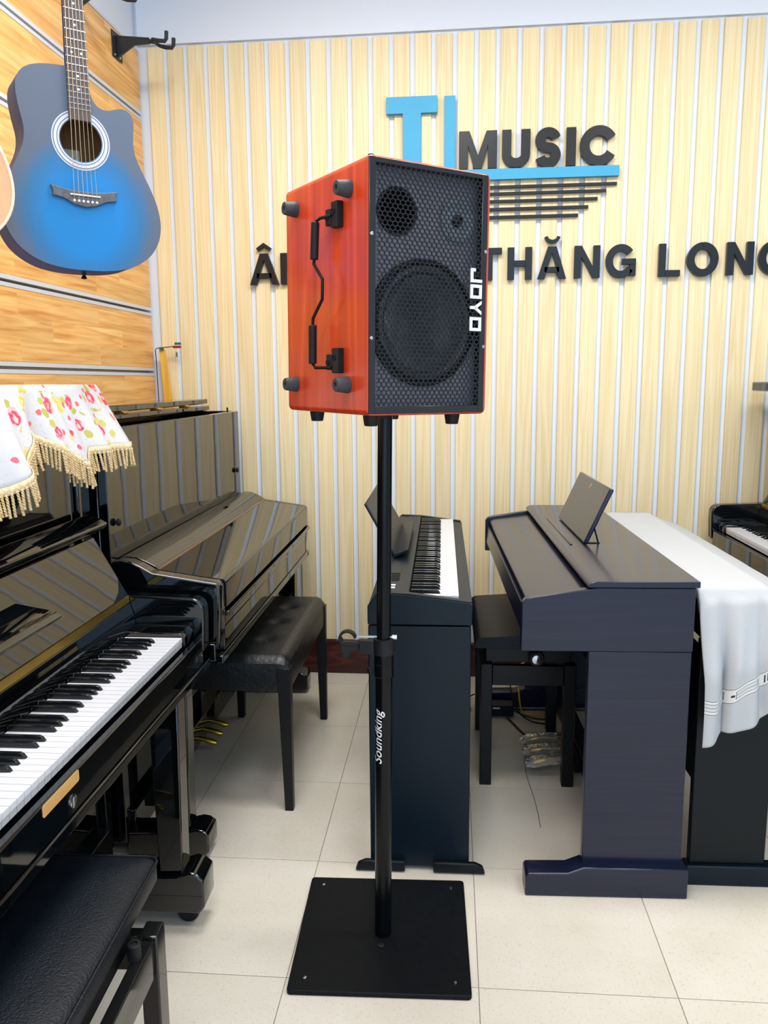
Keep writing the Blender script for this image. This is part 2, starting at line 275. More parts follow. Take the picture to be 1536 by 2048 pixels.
def runner_material():
    """grey cotton with a printed white band of pencils near the hem; v of the UV map = metres above the hem"""
    m = bpy.data.materials.new('grey_cotton'); m.use_nodes = True; N = m.node_tree.nodes; L = m.node_tree.links
    b = N['Principled BSDF']; b.inputs['Roughness'].default_value = 0.85; b.inputs['Specular IOR Level'].default_value = 0.2
    tc = N.new('ShaderNodeTexCoord'); sp = N.new('ShaderNodeSeparateXYZ'); L.new(tc.outputs['UV'], sp.inputs[0])
    def mth(op, a, bb=None):
        n = N.new('ShaderNodeMath'); n.operation = op
        for i, s in enumerate((a, bb)):
            if s is None: continue
            if isinstance(s, (int, float)): n.inputs[i].default_value = s
            else: L.new(s, n.inputs[i])
        return n.outputs[0]
    def mix(fac, a, bb):
        n = N.new('ShaderNodeMix'); n.data_type = 'RGBA'; L.new(fac, n.inputs[0])
        for i, s in ((6, a), (7, bb)):
            if isinstance(s, tuple): n.inputs[i].default_value = s
            else: L.new(s, n.inputs[i])
        return n.outputs[2]
    v = mth('ADD', mth('MULTIPLY', mth('SUBTRACT', sp.outputs[1], 0.088), 0.80), 0.068); u = sp.outputs[0]
    def band(lo, hi): return mth('MULTIPLY', mth('GREATER_THAN', v, lo), mth('LESS_THAN', v, hi))
    nz = N.new('ShaderNodeTexNoise'); nz.inputs['Scale'].default_value = 260; L.new(tc.outputs['UV'], nz.inputs['Vector'])
    c0 = N.new('ShaderNodeValToRGB'); c0.color_ramp.elements[0].color = srgb(176, 179, 182); c0.color_ramp.elements[1].color = srgb(192, 195, 198); L.new(nz.outputs['Fac'], c0.inputs[0])
    c = mix(band(0.068, 0.102), c0.outputs[0], srgb(216, 216, 214))
    for lo in (0.0690, 0.0995): c = mix(band(lo, lo+0.0014), c, srgb(60, 60, 62))
    # pencil motif, repeating every 12 cm
    fr = mth('FRACT', mth('DIVIDE', u, 0.12))
    def ub(a, bb): return mth('MULTIPLY', mth('GREATER_THAN', fr, a), mth('LESS_THAN', fr, bb))
    body = mth('MULTIPLY', ub(0.18, 0.72), band(0.0775, 0.0925)); c = mix(body, c, srgb(204, 205, 206))
    for lo in (0.0765, 0.0845, 0.0925): c = mix(mth('MULTIPLY', ub(0.18, 0.72), band(lo, lo+0.0013)), c, srgb(110, 111, 113))
    for a in (0.16, 0.72): c = mix(mth('MULTIPLY', ub(a, a+0.015), band(0.0765, 0.0938)), c, srgb(70, 70, 72))
    for a in (0.86, 0.91): c = mix(mth('MULTIPLY', ub(a, a+0.02), band(0.0765, 0.0938)), c, srgb(36, 36, 38))
    tip = mth('MULTIPLY', ub(0.06, 0.14), band(0.0825, 0.0875)); c = mix(tip, c, srgb(52, 52, 54))
    L.new(c, b.inputs['Base Color']); MATS['grey_cotton'] = m
runner_material()

# ------------------------------------------------------------------ mesh helpers
class MB:
    def __init__(s): s.v = []; s.f = []; s.m = []; s.mi = 0
    def add(s, vs, fs):
        o = len(s.v); s.v += [tuple(q) for q in vs]; s.f += [tuple(i+o for i in f) for f in fs]; s.m += [s.mi]*len(fs); return s
    def box(s, a, b):
        (x0, y0, z0), (x1, y1, z1) = a, b
        return s.add([(x0, y0, z0), (x1, y0, z0), (x1, y1, z0), (x0, y1, z0), (x0, y0, z1), (x1, y0, z1), (x1, y1, z1), (x0, y1, z1)],
                     [(0, 3, 2, 1), (4, 5, 6, 7), (0, 1, 5, 4), (1, 2, 6, 5), (2, 3, 7, 6), (3, 0, 4, 7)])
    def prism(s, poly, lo, hi, axis='y', hi_poly=None):
        """poly: 2-D outline; axis y -> (x,z), x -> (y,z), z -> (x,y)"""
        def P(q, t):
            return {'y': (q[0], t, q[1]), 'x': (t, q[0], q[1]), 'z': (q[0], q[1], t)}[axis]
        n = len(poly); hp = hi_poly or poly
        area = sum(poly[i][0]*poly[(i+1) % n][1]-poly[(i+1) % n][0]*poly[i][1] for i in range(n))
        vs = [P(q, lo) for q in poly]+[P(q, hi) for q in hp]
        flip = (area > 0) != (axis == 'y')
        fs = [tuple(range(n)), tuple(range(2*n-1, n-1, -1))]+[(i, i+n, (i+1) % n+n, (i+1) % n) for i in range(n)]
        if flip: fs = [tuple(reversed(f)) for f in fs]
        return s.add(vs, fs)
    def tube(s, pts, r, n=8, caps=True):
        pts = [Vector(p) for p in pts]; rs = r if isinstance(r, (list, tuple)) else [r]*len(pts)
        vs = []; up = None
        for i, p in enumerate(pts):
            t = (pts[min(i+1, len(pts)-1)]-pts[max(i-1, 0)]).normalized()
            if up is None:
                up = Vector((0, 0, 1)) if abs(t.z) < 0.9 else Vector((1, 0, 0))
            a = t.cross(up).normalized(); up = a.cross(t).normalized()
            for k in range(n):
                th = 2*PI*k/n; vs.append(p+(a*math.cos(th)+up*math.sin(th))*rs[i])
        fs = []
        for i in range(len(pts)-1):
            for k in range(n):
                k2 = (k+1) % n; fs.append((i*n+k, i*n+k2, (i+1)*n+k2, (i+1)*n+k))
        if caps: fs += [tuple(range(n-1, -1, -1)), tuple((len(pts)-1)*n+k for k in range(n))]
        return s.add(vs, fs)
    def lathe(s, prof, n=24, origin=(0, 0, 0), axis=(0, 0, 1), caps=True):
        """prof: (radius, height) along axis"""
        ax = Vector(axis).normalized(); a = ax.orthogonal().normalized(); b = ax.cross(a); o = Vector(origin)
        vs = []
        for (r, h) in prof:
            for k in range(n):
                th = 2*PI*k/n; vs.append(o+ax*h+(a*math.cos(th)+b*math.sin(th))*max(r, 1e-5))
        fs = []
        for i in range(len(prof)-1):
            for k in range(n):
                k2 = (k+1) % n; fs.append((i*n+k, i*n+k2, (i+1)*n+k2, (i+1)*n+k))
        if caps and prof[0][0] > 1e-4: fs.append(tuple(range(n-1, -1, -1)))
        if caps and prof[-1][0] > 1e-4: fs.append(tuple((len(prof)-1)*n+k for k in range(n)))
        return s.add(vs, fs)
    def ribbon(s, pts, w, y0, y1, org=(0, 0)):
        """flat stroke of width w along 2-D pts in XZ, from depth y0 to y1 (solid)"""
        n = len(pts); Lp = []; Rp = []
        for i in range(n):
            p = Vector(pts[i]); a = Vector(pts[max(i-1, 0)]); b = Vector(pts[min(i+1, n-1)])
            if i == 0: d = (b-p).normalized(); sc = 1
            elif i == n-1: d = (p-a).normalized(); sc = 1
            else:
                d1 = (p-a).normalized(); d2_ = (b-p).normalized(); d = (d1+d2_).normalized(); sc = 1/max(0.35, d.dot(d1))
            nn = Vector((-d.y, d.x))*w/2*sc
            Lp.append(p+nn); Rp.append(p-nn)
        vs = []
        for i in range(n):
            for q, yy in ((Lp[i], y0), (Rp[i], y0), (Lp[i], y1), (Rp[i], y1)): vs.append((q.x+org[0], yy, q.y+org[1]))
        fs = []
        for i in range(n-1):
            a, b = 4*i, 4*i+4
            fs += [(a, b, b+1, a+1), (a+2, a+3, b+3, b+2), (a, a+2, b+2, b), (a+1, b+1, b+3, a+3)]
        fs += [(0, 1, 3, 2), (4*n-4, 4*n-2, 4*n-1, 4*n-3)]
        return s.add(vs, fs)
    def grid(s, rows):
        n = len(rows[0]); vs = [q for r in rows for q in r]
        fs = [(i*n+j, i*n+j+1, (i+1)*n+j+1, (i+1)*n+j) for i in range(len(rows)-1) for j in range(n-1)]
        return s.add(vs, fs)
    def mesh(s, name, mats, smooth=False):
        me = bpy.data.meshes.new(name); me.from_pydata(s.v, [], s.f); me.update()
        for q in (mats if isinstance(mats, (list, tuple)) else [mats]): me.materials.append(MATS[q])
        if any(s.m): me.polygons.foreach_set('material_index', s.m)
        if smooth:
            me.polygons.foreach_set('use_smooth', [True]*len(me.polygons)); me.set_sharp_from_angle(angle=math.radians(40 if smooth is True else smooth))
        return me
    def build(s, name, mats, parent=None, bevel=0, seg=2, smooth=False, loc=None, **tags):
        me = s.mesh(name, mats, smooth); return link(name, me, parent, bevel, seg, loc, **tags)
def link(name, me, parent=None, bevel=0, seg=2, loc=None, rot=None, **tags):
    o = bpy.data.objects.new(name, me); COL.objects.link(o); o.parent = parent
    if loc is not None: o.location = loc
    if rot is not None: o.rotation_euler = rot
    if bevel:
        md = o.modifiers.new('bevel', 'BEVEL'); md.width = bevel; md.segments = seg; md.limit_method = 'ANGLE'; md.angle_limit = math.radians(35)
        md.harden_normals = False
        if me is not None:
            me.polygons.foreach_set('use_smooth', [True]*len(me.polygons)); me.set_sharp_from_angle(angle=math.radians(50))
    for k, v in tags.items(): o[k] = v
    return o
def thing(name, label, cat, loc=(0, 0, 0), rz=0.0, group=None):
    o = bpy.data.objects.new(name, None); COL.objects.link(o); o.location = loc; o.rotation_euler = (0, 0, rz); o.empty_display_size = 0.1
    o['label'] = label; o['category'] = cat
    if group: o['group'] = group
    return o
def rad(d): return math.radians(d)
def arc(cx, cy, rx, ry, a0, a1, n):
    return [(cx+rx*math.cos(rad(a0+(a1-a0)*i/n)), cy+ry*math.sin(rad(a0+(a1-a0)*i/n))) for i in range(n+1)]
def rrect(x0, y0, x1, y1, r, n=4):
    return arc(x1-r, y0+r, r, r, -90, 0, n)+arc(x1-r, y1-r, r, r, 0, 90, n)+arc(x0+r, y1-r, r, r, 90, 180, n)+arc(x0+r, y0+r, r, r, 180, 270, n)

# ------------------------------------------------------------------ the room
XL, XR, YB, YF = -1.539, 3.6, 3.914, -4.5
floor = MB().box((XL-0.1, YF, -0.06), (XR, YB+0.12, -0.0015)).build('floor', 'grout', kind='structure')
TA = rad(1.2); TX, TY = 0.475, 0.497
ti = MB().box((-TX/2+0.0012, -TY/2+0.0012, -0.03), (TX/2-0.0012, TY/2-0.0012, 0)).mesh('tile', 'floor_tile')
for i in range(-4, 9):
    for j in range(-11, 4):
        cx = 0.027+(i+0.5)*TX*math.cos(TA)-(j+0.5)*TY*math.sin(TA); cy = 2.277+(i+0.5)*TX*math.sin(TA)+(j+0.5)*TY*math.cos(TA)
        if cx < XL-0.15 or cx > XR-0.2 or cy > YB-0.2+0.1 or cy < YF+0.2: continue
        t = link('tile', ti, floor, loc=(cx, cy, 0)); t.rotation_euler = (0, 0, TA)
tc_ = MB().box((-TX/2+0.0012, -TY/2+0.0012, -0.03), (TX/2-0.0012, -TY/2+0.142, 0)).mesh('tile', 'floor_tile')
for i in range(-4, 8):
    cx = 0.027+(i+0.5)*TX*math.cos(TA)-3.5*TY*math.sin(TA); cy = 2.277+(i+0.5)*TX*math.sin(TA)+3.5*TY*math.cos(TA)
    t = link('tile', tc_, floor, loc=(cx, cy, 0)); t.rotation_euler = (0, 0, TA)
wall_back = MB().box((XL-0.1, YB+0.013, -0.05), (XR, YB+0.14, CEIL+0.05)).build('wall_back', 'white_paint', kind='structure')
MB().box((XL, YB-0.004, 3.008), (XR, YB+0.024, CEIL)).build('upper_wall', 'white_paint', wall_back)
PS, X0S = 0.09567, -1.4947
for i in range(0, 53):
    x0 = X0S+i*PS; dz = random.uniform(-0.004, 0.004)
    if x0 > XR-0.1: break
    me = MB().box((0, 0, 0), (0.0725, 0.014, 2.826+dz)).mesh('slat', 'pine')
    link('slat', me, wall_back, bevel=0.0015, seg=1, loc=(x0, YB, 0.172))
MB().box((XL, YB-0.014, 0), (XR, YB+0.024, 0.168)).build('baseboard_back', 'baseboard_wood', kind='structure', bevel=0.003)
wall_left = MB().box((XL-0.16, YF, -0.05), (XL-0.052, YB+0.1, CEIL+0.05)).build('wall_left', 'white_paint', kind='structure')
MB().box((XL-0.0522, YF, 3.001), (XL-0.016, YB+0.012, CEIL)).build('upper_wall', 'white_paint', wall_left)
GR = [3.0, 2.70, 2.393, 2.099, 1.806, 1.5185, 1.225, 0.93, 0.64, 0.35]
for k, z in enumerate(GR):
    zb = GR[k+1]+0.0205 if k+1 < len(GR) else 0.0
    zt = z-0.0205
    me = MB().box((0, 0, 0), (0.018, YB-YF, zt-zb)).mesh('panel', 'oak_panel')
    link('panel', me, wall_left, bevel=0.001, seg=1, loc=(XL-0.018, YF, zb))
    if k == 0:
        MB().box((XL-0.018, YF, z-0.02), (XL+0.002, YB, z-0.008)).build('groove_strip', 'aluminium_white', wall_left)
        MB().box((XL-0.0522, YF, z-0.03), (XL-0.0485, YB, z+0.0005)).build('groove_slot', 'aluminium_white', wall_left)
        continue
    MB().box((XL-0.018, YF, z+0.005), (XL+0.001, YB, z+0.020)).build('groove_strip', 'aluminium_white', wall_left)
    MB().box((XL-0.018, YF, z-0.020), (XL+0.001, YB, z-0.006)).build('groove_strip', 'aluminium_white', wall_left)
    MB().box((XL-0.0522, YF, z-0.03), (XL-0.0485, YB, z+0.03)).build('groove_slot', 'aluminium_white', wall_left)
MB().box((XR, YF, -0.05), (XR+0.1, YB+0.1, CEIL+0.05)).build('wall_right', 'white_paint', kind='structure')
MB().box((XL-0.1, YF, CEIL), (XR+0.1, YB+0.1, CEIL+0.1)).build('ceiling', 'white_paint', kind='structure')
LAB = ['above the digital pianos and the speaker stand', 'in the row by the slatted wall, over the right aisle', 'above the near leather bench', 'in the middle row over the right aisle', 'in the row farthest from the slatted wall, oak wall side', 'in the row farthest from the slatted wall, right aisle side']
for (lx, ly, _), lab_ in zip(LIGHTS, LAB):
    m = MB(); z0 = CEIL-0.045
    m.box((-0.61, -0.315, 0), (-0.58, 0.315, 0.045)).box((0.58, -0.315, 0), (0.61, 0.315, 0.045))
    m.box((-0.58, -0.315, 0), (0.58, -0.285, 0.045)).box((-0.58, 0.285, 0), (0.58, 0.315, 0.045)).box((-0.58, -0.285, 0.03), (0.58, 0.285, 0.045))
    m.build('ceiling_light', 'lamp_frame', loc=(lx, ly, z0), label='white rectangular ceiling light '+lab_, category='light', group='ceiling lights')

# ------------------------------------------------------------------ wall sign
LY0, LY1 = YB-0.024, YB-0.001
def letter(name, x0, x1, z0, z1, ch, label, m='sign_black', thick=0.21, group=None):
    """upright grotesque capitals; each is one raised letter"""
    W, H = x1-x0, z1-z0; t = thick*H; b = MB()
    b_ = lambda x, y, X, Y: b.box((x, 0, y), (X, LY1-LY0, Y))
    pr = lambda P: b.prism(P, 0, LY1-LY0, 'y')
    rb = lambda P: b.ribbon(P, t, 0, LY1-LY0)
    h = t/2
    if ch == 'I': b_(0, 0, W, H)
    elif ch == 'T': b_(0, H-t*0.9, W, H); b_(W/2-h, 0, W/2+h, H-t*0.9)
    elif ch == 'L': b_(0, 0, t, H); b_(t, 0, W, t*0.9)
    elif ch == 'H': b_(0, 0, t, H); b_(W-t, 0, W, H); b_(t, H/2-h*0.85, W-t, H/2+h*0.85)
    elif ch == 'M':
        s = 0.30*W
        pr([(0, 0), (t, 0), (t, H*0.62), (W/2-t*0.42, 0), (W/2+t*0.42, 0), (W-t, H*0.62), (W-t, 0), (W, 0), (W, H), (W-t*1.15, H), (W/2, H*0.36), (t*1.15, H), (0, H)])
    elif ch == 'N':
        pr([(0, 0), (t, 0), (t, H*0.66), (W-t*1.05, 0), (W, 0), (W, H), (W-t, H), (W-t, H*0.34), (t*1.05, H), (0, H)])
    elif ch in 'AÂĂẠ':
        pr([(0, 0), (t*1.08, 0), (W/2, H*0.80), (W-t*1.08, 0), (W, 0), (W/2+t*0.62, H), (W/2-t*0.62, H)])
        b_(W*0.24, H*0.20, W*0.76, H*0.20+t*0.8)
        if ch == 'Â': b.ribbon([(W/2-0.22*H, H*1.12), (W/2, H*1.27), (W/2+0.22*H, H*1.12)], t*0.55, 0, LY1-LY0)
        if ch == 'Ă': b.ribbon(arc(W/2, H*1.32, 0.2*H, 0.17*H, 185, 355, 10), t*0.5, 0, LY1-LY0)
        if ch == 'Ạ': b.lathe([(0.09*H, 0), (0.09*H, LY1-LY0)], 16, (W/2, 0, -0.16*H), (0, 1, 0))
    elif ch == 'U': rb([(h, H)]+arc(W/2, W/2*0.9, W/2-h, W/2*0.9-h, 180, 360, 14)+[(W-h, H)])
    elif ch == 'O': rb(arc(W/2, H/2, W/2-h, H/2-h, 90, 450, 36))
    elif ch == 'C': rb(arc(W/2, H/2, W/2-h, H/2-h, 30, 330, 30))
    elif ch == 'G':
        rb(arc(W/2, H/2, W/2-h, H/2-h, 38, 325, 28)); b_(W*0.54, H*0.40, W, H*0.40+t*0.8); b_(W-t*0.85, 0.06*H, W, H*0.40)
    elif ch == 'S':
        r = (H-t)/4
        rb(arc(W/2, H-h-r, W/2-h, r, 15, 90, 6)+arc(W/2, H-h-r, W/2-h, r, 90, 262, 12)[1:]+arc(W/2, h+r, W/2-h, r, 82, -90, 12)[0:]+arc(W/2, h+r, W/2-h, r, -90, -165, 6)[1:])
    o = b.build(name, m, bevel=0.0008, seg=1, loc=(x0, LY0, z0), label=label, category='sign letter')
    if group: o['group'] = group
    return o
b = MB(); T = LY1-LY0
b.prism([(0.156, 0), (0.239, 0), (0.239, 0.297), (0.312, 0.297), (0.312, 0.368), (0.081, 0.368), (0.081, 0.297), (0.156, 0.297)], 0, T, 'y')
b.build('sign_letter', 'sign_blue', bevel=0.0008, seg=1, loc=(-0.462, LY0, 2.361), label='large blue letter T of the logo on the slatted wall', category='sign letter')
b = MB(); b.prism([(0, 0), (0.779, 0), (0.779, 0.045), (0.049, 0.047), (0.049, 0.364), (0, 0.364)], 0, T, 'y')
b.build('sign_letter', 'sign_blue', bevel=0.0008, seg=1, loc=(-0.118, LY0, 2.361), label='large blue letter L whose long foot underlines the black word MUSIC', category='sign letter')
ZB = 2.4095
for ch, a, c in (('M', -0.051, 0.119), ('U', 0.142, 0.267), ('S', 0.289, 0.402), ('I', 0.426, 0.468), ('C', 0.485, 0.651)):
    e = 0.004 if ch in 'SC' else 0
    letter('sign_letter', a, c, ZB-e, 2.572+e, ch, 'black raised letter %s of the word MUSIC above the blue bar' % ch, group='letters of MUSIC', thick=0.25)
for k, (xe, za, zb) in enumerate(((0.654, 2.323, 2.338), (0.608, 2.294, 2.309), (0.571, 2.261, 2.276), (0.531, 2.226, 2.242), (0.487, 2.191, 2.207))):
    MB().box((0, 0, 0), (xe+0.10-0.03*0, T*0.6, zb-za-0.002)).build('sign_bar', 'sign_black', bevel=0.0008, seg=1, loc=(-0.10, LY0+T*0.4, za+0.001),
        label=['top and longest black bar under the blue underline', 'second black bar below the blue underline', 'middle black bar of the five under the blue underline',
               'fourth black bar below the blue underline', 'lowest and shortest black bar under the blue underline'][k], category='sign bar', group='five staff bars under the logo')
ZL = 1.921
for ch, a, c, wd in (('Â', -1.037, -0.897, 'ÂM'), ('M', -0.888, -0.722, 'ÂM'), ('N', -0.650, -0.535, 'NHẠC'), ('H', -0.505, -0.394, 'NHẠC'), ('Ạ', -0.368, -0.240, 'NHẠC'), ('C', -0.216, -0.082, 'NHẠC'),
                     ('T', 0.034, 0.148, 'THĂNG'), ('H', 0.174, 0.285, 'THĂNG'), ('Ă', 0.310, 0.440, 'THĂNG'), ('N', 0.475, 0.590, 'THĂNG'), ('G', 0.615, 0.749, 'THĂNG'),
                     ('L', 0.849, 0.944, 'LONG'), ('O', 0.973, 1.109, 'LONG'), ('N', 1.144, 1.260, 'LONG'), ('G', 1.281, 1.410, 'LONG')):
    e = 0.003 if ch in 'OGC' else 0
    letter('sign_letter', a, c, ZL-e, 2.064+e, ch, 'black raised letter %s in the word %s on the slatted wall' % (ch, wd), group='letters of the name line', thick=0.215)

# ------------------------------------------------------------------ upright pianos
def keyboard(parent, x_back, x_front, z_top, y0, pitch, white='key_white', n_white=52):
    """52 white + 36 black keys from A0; forward = +x, treble = +y.  returns the keyboard part"""
    bed = MB().box((x_back, y0-0.002, z_top-0.045), (x_front-0.006, y0+52*pitch+0.002, z_top-0.026)).build('keyboard', 'piano_black_flat', parent)
    L = x_front-x_back
    wk = MB(); wk.box((0, 0.0009, -0.012), (L, pitch-0.0009, 0)); wk.mi = 1; wk.box((0, 0.0009, -0.026), (L-0.0015, pitch-0.0009, -0.0122))
    wme = wk.mesh('white_key', ['key_white', 'key_wood'])
    bw = pitch*0.46; bl = L*0.64
    bk = MB(); bk.prism([(0, -0.004), (bl, -0.004), (bl-0.008, 0.0085), (bl-0.014, 0.0115), (0, 0.0115)], 0, bw, 'y')
    v = bk.v
    v2 = [(x, (yy-bw/2)*(0.78 if z > 0 else 1)+bw/2, z) for (x, yy, z) in v]; bk.v = v2
    bme = bk.mesh('black_key', 'key_black')
    names = 'ABCDEFG'
    for i in range(n_white):
        link('white_key', wme, bed, bevel=0, loc=(x_back, y0+i*pitch, z_top))
        nm = names[i % 7]
        if nm in 'ACDFG' and i < 51:
            off = {'A': 0.06, 'C': -0.08, 'D': 0.08, 'F': -0.12, 'G': 0.0}[nm]
            link('black_key', bme, bed, bevel=0.0012, seg=1, loc=(x_back, y0+(i+1)*pitch-bw/2+off*pitch, z_top))
    return bed
def upright(label, loc, rz, H=1.355, W=1.53, fall='open', lid='closed', ux=0.28, lidx=0.315, knobs=False, desk=False, lidt=0.02, legs=(0.10, 0.10), legdx=(0, 0), low=0.0):
    t = thing('upright_piano', label, 'piano', loc, rz)
    P = 'piano_black'; PF = 'piano_black_flat'
    for y in (0, W-0.04):
        MB().prism([(0, 0.05), (0.27, 0.05), (0.27, 0.60), (0.36, 0.64), (0.36, 0.86), (ux-0.034, 0.93), (ux-0.034, H-0.022), (0, H-0.022)], y, y+0.04, 'y').build('case_side', P, t, bevel=0.003)
    MB().box((0.0, 0.04, 0.06), (0.03, W-0.04, H-0.03)).build('back_board', PF, t)
    MB().box((0.03, 0.04, 0.05), (0.27, W-0.04, 0.085)).build('bottom_board', PF, t)
    MB().box((0.235, 0.04, 0.085), (0.255, W-0.04, 0.64)).build('lower_panel', P, t, bevel=0.003)
    MB().box((0.20, 0.041, 0.045), (0.285, W-0.041, 0.14)).build('plinth', P, t, bevel=0.004)
    up = MB().box((ux-0.032, 0.001, 0.93), (ux-0.006, W-0.001, H-0.024)).build('upper_panel', P, t, bevel=0.002)
    for y in (0.002, W-0.077):
        MB().box((ux-0.0058, y, 0.95), (ux+0.006, y+0.075, H-0.03)).build('panel_stile', P, up, bevel=0.004) if desk else None
    if lid == 'closed':
        MB().box((-0.005, -0.012, H-0.02), (lidx, W+0.012, H-0.02+lidt)).build('top_lid', P, t, bevel=0.006, seg=3)
    else:
        MB().box((-0.005, -0.008, H-0.02), (0.135, W+0.008, H+0.003)).build('rear_lid', P, t, bevel=0.004)
        fl = MB().box((-0.02, -0.008, H+0.010), (0.128, W+0.008, H+0.034)).build('folded_lid', P, t, bevel=0.004)
        for y in (0.5, 0.85, 1.2):
            MB().box((0.10, y, H+0.002), (0.1375, y+0.045, H+0.0125)).build('lid_hinge', 'brass', fl, bevel=0.002)
        MB().box((0.135, 0.042, H-0.075), (0.155, W-0.042, H-0.05)).build('inner_rail', 'piano_inner_wood', t)
        MB().box((0.215, 0.042, H-0.075), (0.240, W-0.042, H-0.052)).build('inner_rail', 'piano_inner_wood', t)
        MB().box((0.031, 0.042, 0.9), (0.22, W-0.042, 1.1)).build('action_block', 'piano_black_flat', t)
        for y in (0.28, 0.55, 0.9): MB().lathe([(0.006, 0), (0.006, 0.012), (0.0, 0.015)], 10, (0.228, y, H-0.053)).build('rail_screw', 'brass', t)
        MB().lathe([(0.004, 0), (0.004, 0.016), (0.0, 0.02)], 10, (0.24, W-0.06, H-0.024)).build('lid_pin', 'rubber_black', t)
    # key bed and arms
    kb = MB().box((0.20, 0.0, 0.645), (0.575, W, 0.70)).build('key_bed', P, t, bevel=0.004)
    MB().box((0.5725, 0.045, 0.665), (0.592, W-0.045, 0.742)).build('key_slip', P, t, bevel=0.004)
    MB().box((0.5755, 0.0, 0.640), (0.598, W, 0.6645)).build('bed_moulding', P, t, bevel=0.004)
    arm = [(0.27, 0.70), (0.596, 0.70), (0.600, 0.79)]+arc(0.565, 0.822, 0.035, 0.035, 0, 90, 6)+[(0.40, 0.862), (0.27, 0.875)]
    if fall != 'open': arm = [(0.25, 0.70), (0.590, 0.70), (0.596, 0.79), (0.596, 0.872), (0.586, 0.884), (0.395, 0.912), (0.36, 0.933), (0.33, 0.946), (0.30, 0.950), (0.276, 0.943), (0.25, 0.943)]
    for y in (0.0, W-0.05):
        MB().prism(arm, y, y+0.05, 'y').build('arm', P, t, bevel=0.006, seg=3, smooth=True)
    pitch = 0.02432; ky0 = (W-52*pitch)/2
    for y0, y1 in ((0.0505, ky0-0.003), (ky0+52*pitch+0.003, W-0.0505)):
        MB().prism([(0.38, 0.70), (0.568, 0.70), (0.568, 0.765), (0.556, 0.779), (0.38, 0.782)], y0, y1, 'y').build('cheek_block', P, t, bevel=0.003)
    if fall == 'open':
        keyboard(t, 0.402, 0.562, 0.768, ky0, pitch)
        MB().prism([(0.376, 0.72), (0.398, 0.72), (0.400, 0.80), (0.386, 0.845), (0.372, 0.845)], 0.0505, W-0.0505, 'y').build('fallboard_lower', P, t, bevel=0.003)
        fb = MB().prism([(0.372, 0.862), (0.384, 0.866), (0.292, 1.035), (0.278, 1.03)], 0.053, W-0.053, 'y').build('fallboard', P, t, bevel=0.003)
        MB().prism([(0.3735, 0.846), (0.3865, 0.846), (0.3845, 0.866), (0.372, 0.862)], 0.053, W-0.053, 'y').build('hinge_strip', 'brass', fb)
        MB().prism([(0.279, 1.035), (0.33, 1.062)]+[(0.338, 1.075), (0.326, 1.082), (0.29, 1.10), (0.279, 1.10)], 0.053, W-0.053, 'y').build('front_leaf', P, fb, bevel=0.005, seg=3)
        if desk:
            MB().prism([(0.345, 0.935), (0.43, 0.945), (0.445, 0.957), (0.43, 0.968), (0.335, 0.985)], 0.30, 0.965, 'y').build('music_ledge', P, fb, bevel=0.005, seg=3)
    else:
        f1 = [(0.276, 0.925), (0.276, 0.945), (0.30, 0.952), (0.33, 0.948), (0.36, 0.935), (0.385, 0.922), (0.395, 0.914), (0.395, 0.90), (0.30, 0.90)]
        fb = MB().prism(f1, 0.053, W-0.053, 'y').build('fallboard_rear', P, t, smooth=60, bevel=0.002)
        f2 = [(0.396, 0.912), (0.572, 0.887), (0.590, 0.884)]+arc(0.588, 0.872, 0.012, 0.012, 80, 0, 4)+[(0.600, 0.80), (0.588, 0.80), (0.586, 0.868), (0.396, 0.897)]
        fr = MB().prism(f2, 0.052, W-0.052, 'y').build('fallboard_front', P, t, bevel=0.002)
        MB().box((0.3945, 0.055, 0.9115), (0.3985, W-0.055, 0.9145)).build('hinge_strip', 'copper_strip', fr)
        MB().box((0.5925, 0.050, 0.772), (0.607, W-0.02, 0.787)).build('slip_lip', P, t, bevel=0.003)
        MB().box((0.5725, 0.050, 0.742), (0.594, W-0.02, 0.772)).build('key_slip_top', P, t, bevel=0.003)
    if knobs:
        for y, z in ((W-0.085, 1.06), (0.05, 1.055)):
            MB().lathe([(0.006, 0), (0.006, 0.003), (0.011, 0.005), (0.012, 0.011), (0.007, 0.015), (0, 0.016)], 16, (ux-0.006, y, z), (1, 0, 0)).build('panel_knob', 'rubber_black', t, smooth=True)
    # legs and toes
    for y, dx in ((legs[0], legdx[0]), (W-0.075-legs[1], legdx[1])):
        lg = MB().prism([(0.480+dx, 0.10 if low else 0.16), (0.545+dx, 0.10 if low else 0.16), (0.553+dx, 0.645), (0.472+dx, 0.645)], y+0.004, y+0.066, 'y').build('leg', P, t, bevel=0.004)
        toe = MB().prism([(0.27, 0.052), (0.59+dx, 0.052), (0.605+dx, 0.072), (0.605+dx, 0.15), (0.585+dx, 0.168), (0.565+dx, 0.172), (0.53+dx, 0.16), (0.27, 0.145)], y-0.012, y+0.085, 'y'); toe.v = [(a, b_, c if not low else 0.012+(c-0.052)*0.75) for (a, b_, c) in toe.v]; toe.build('toe', P, t, bevel=0.006, seg=3)
        if low: continue
        cs = MB(); cs.lathe([(0.028, -0.011), (0.031, -0.007), (0.031, 0.007), (0.028, 0.011)], 20, (0.545+dx, y+0.036, 0.031), (0, 1, 0))
        cs.box((0.535+dx, y+0.021, 0.03), (0.555+dx, y+0.024, 0.052)); cs.box((0.535+dx, y+0.048, 0.03), (0.555+dx, y+0.051, 0.052))
        cs.build('caster', 'rubber_black', t, smooth=True)
        MB().lathe([(0.028, -0.011), (0.031, -0.007), (0.031, 0.007), (0.028, 0.011)], 20, (0.06, y+0.036, 0.031), (0, 1, 0)).build('caster', 'rubber_black', t, smooth=True)
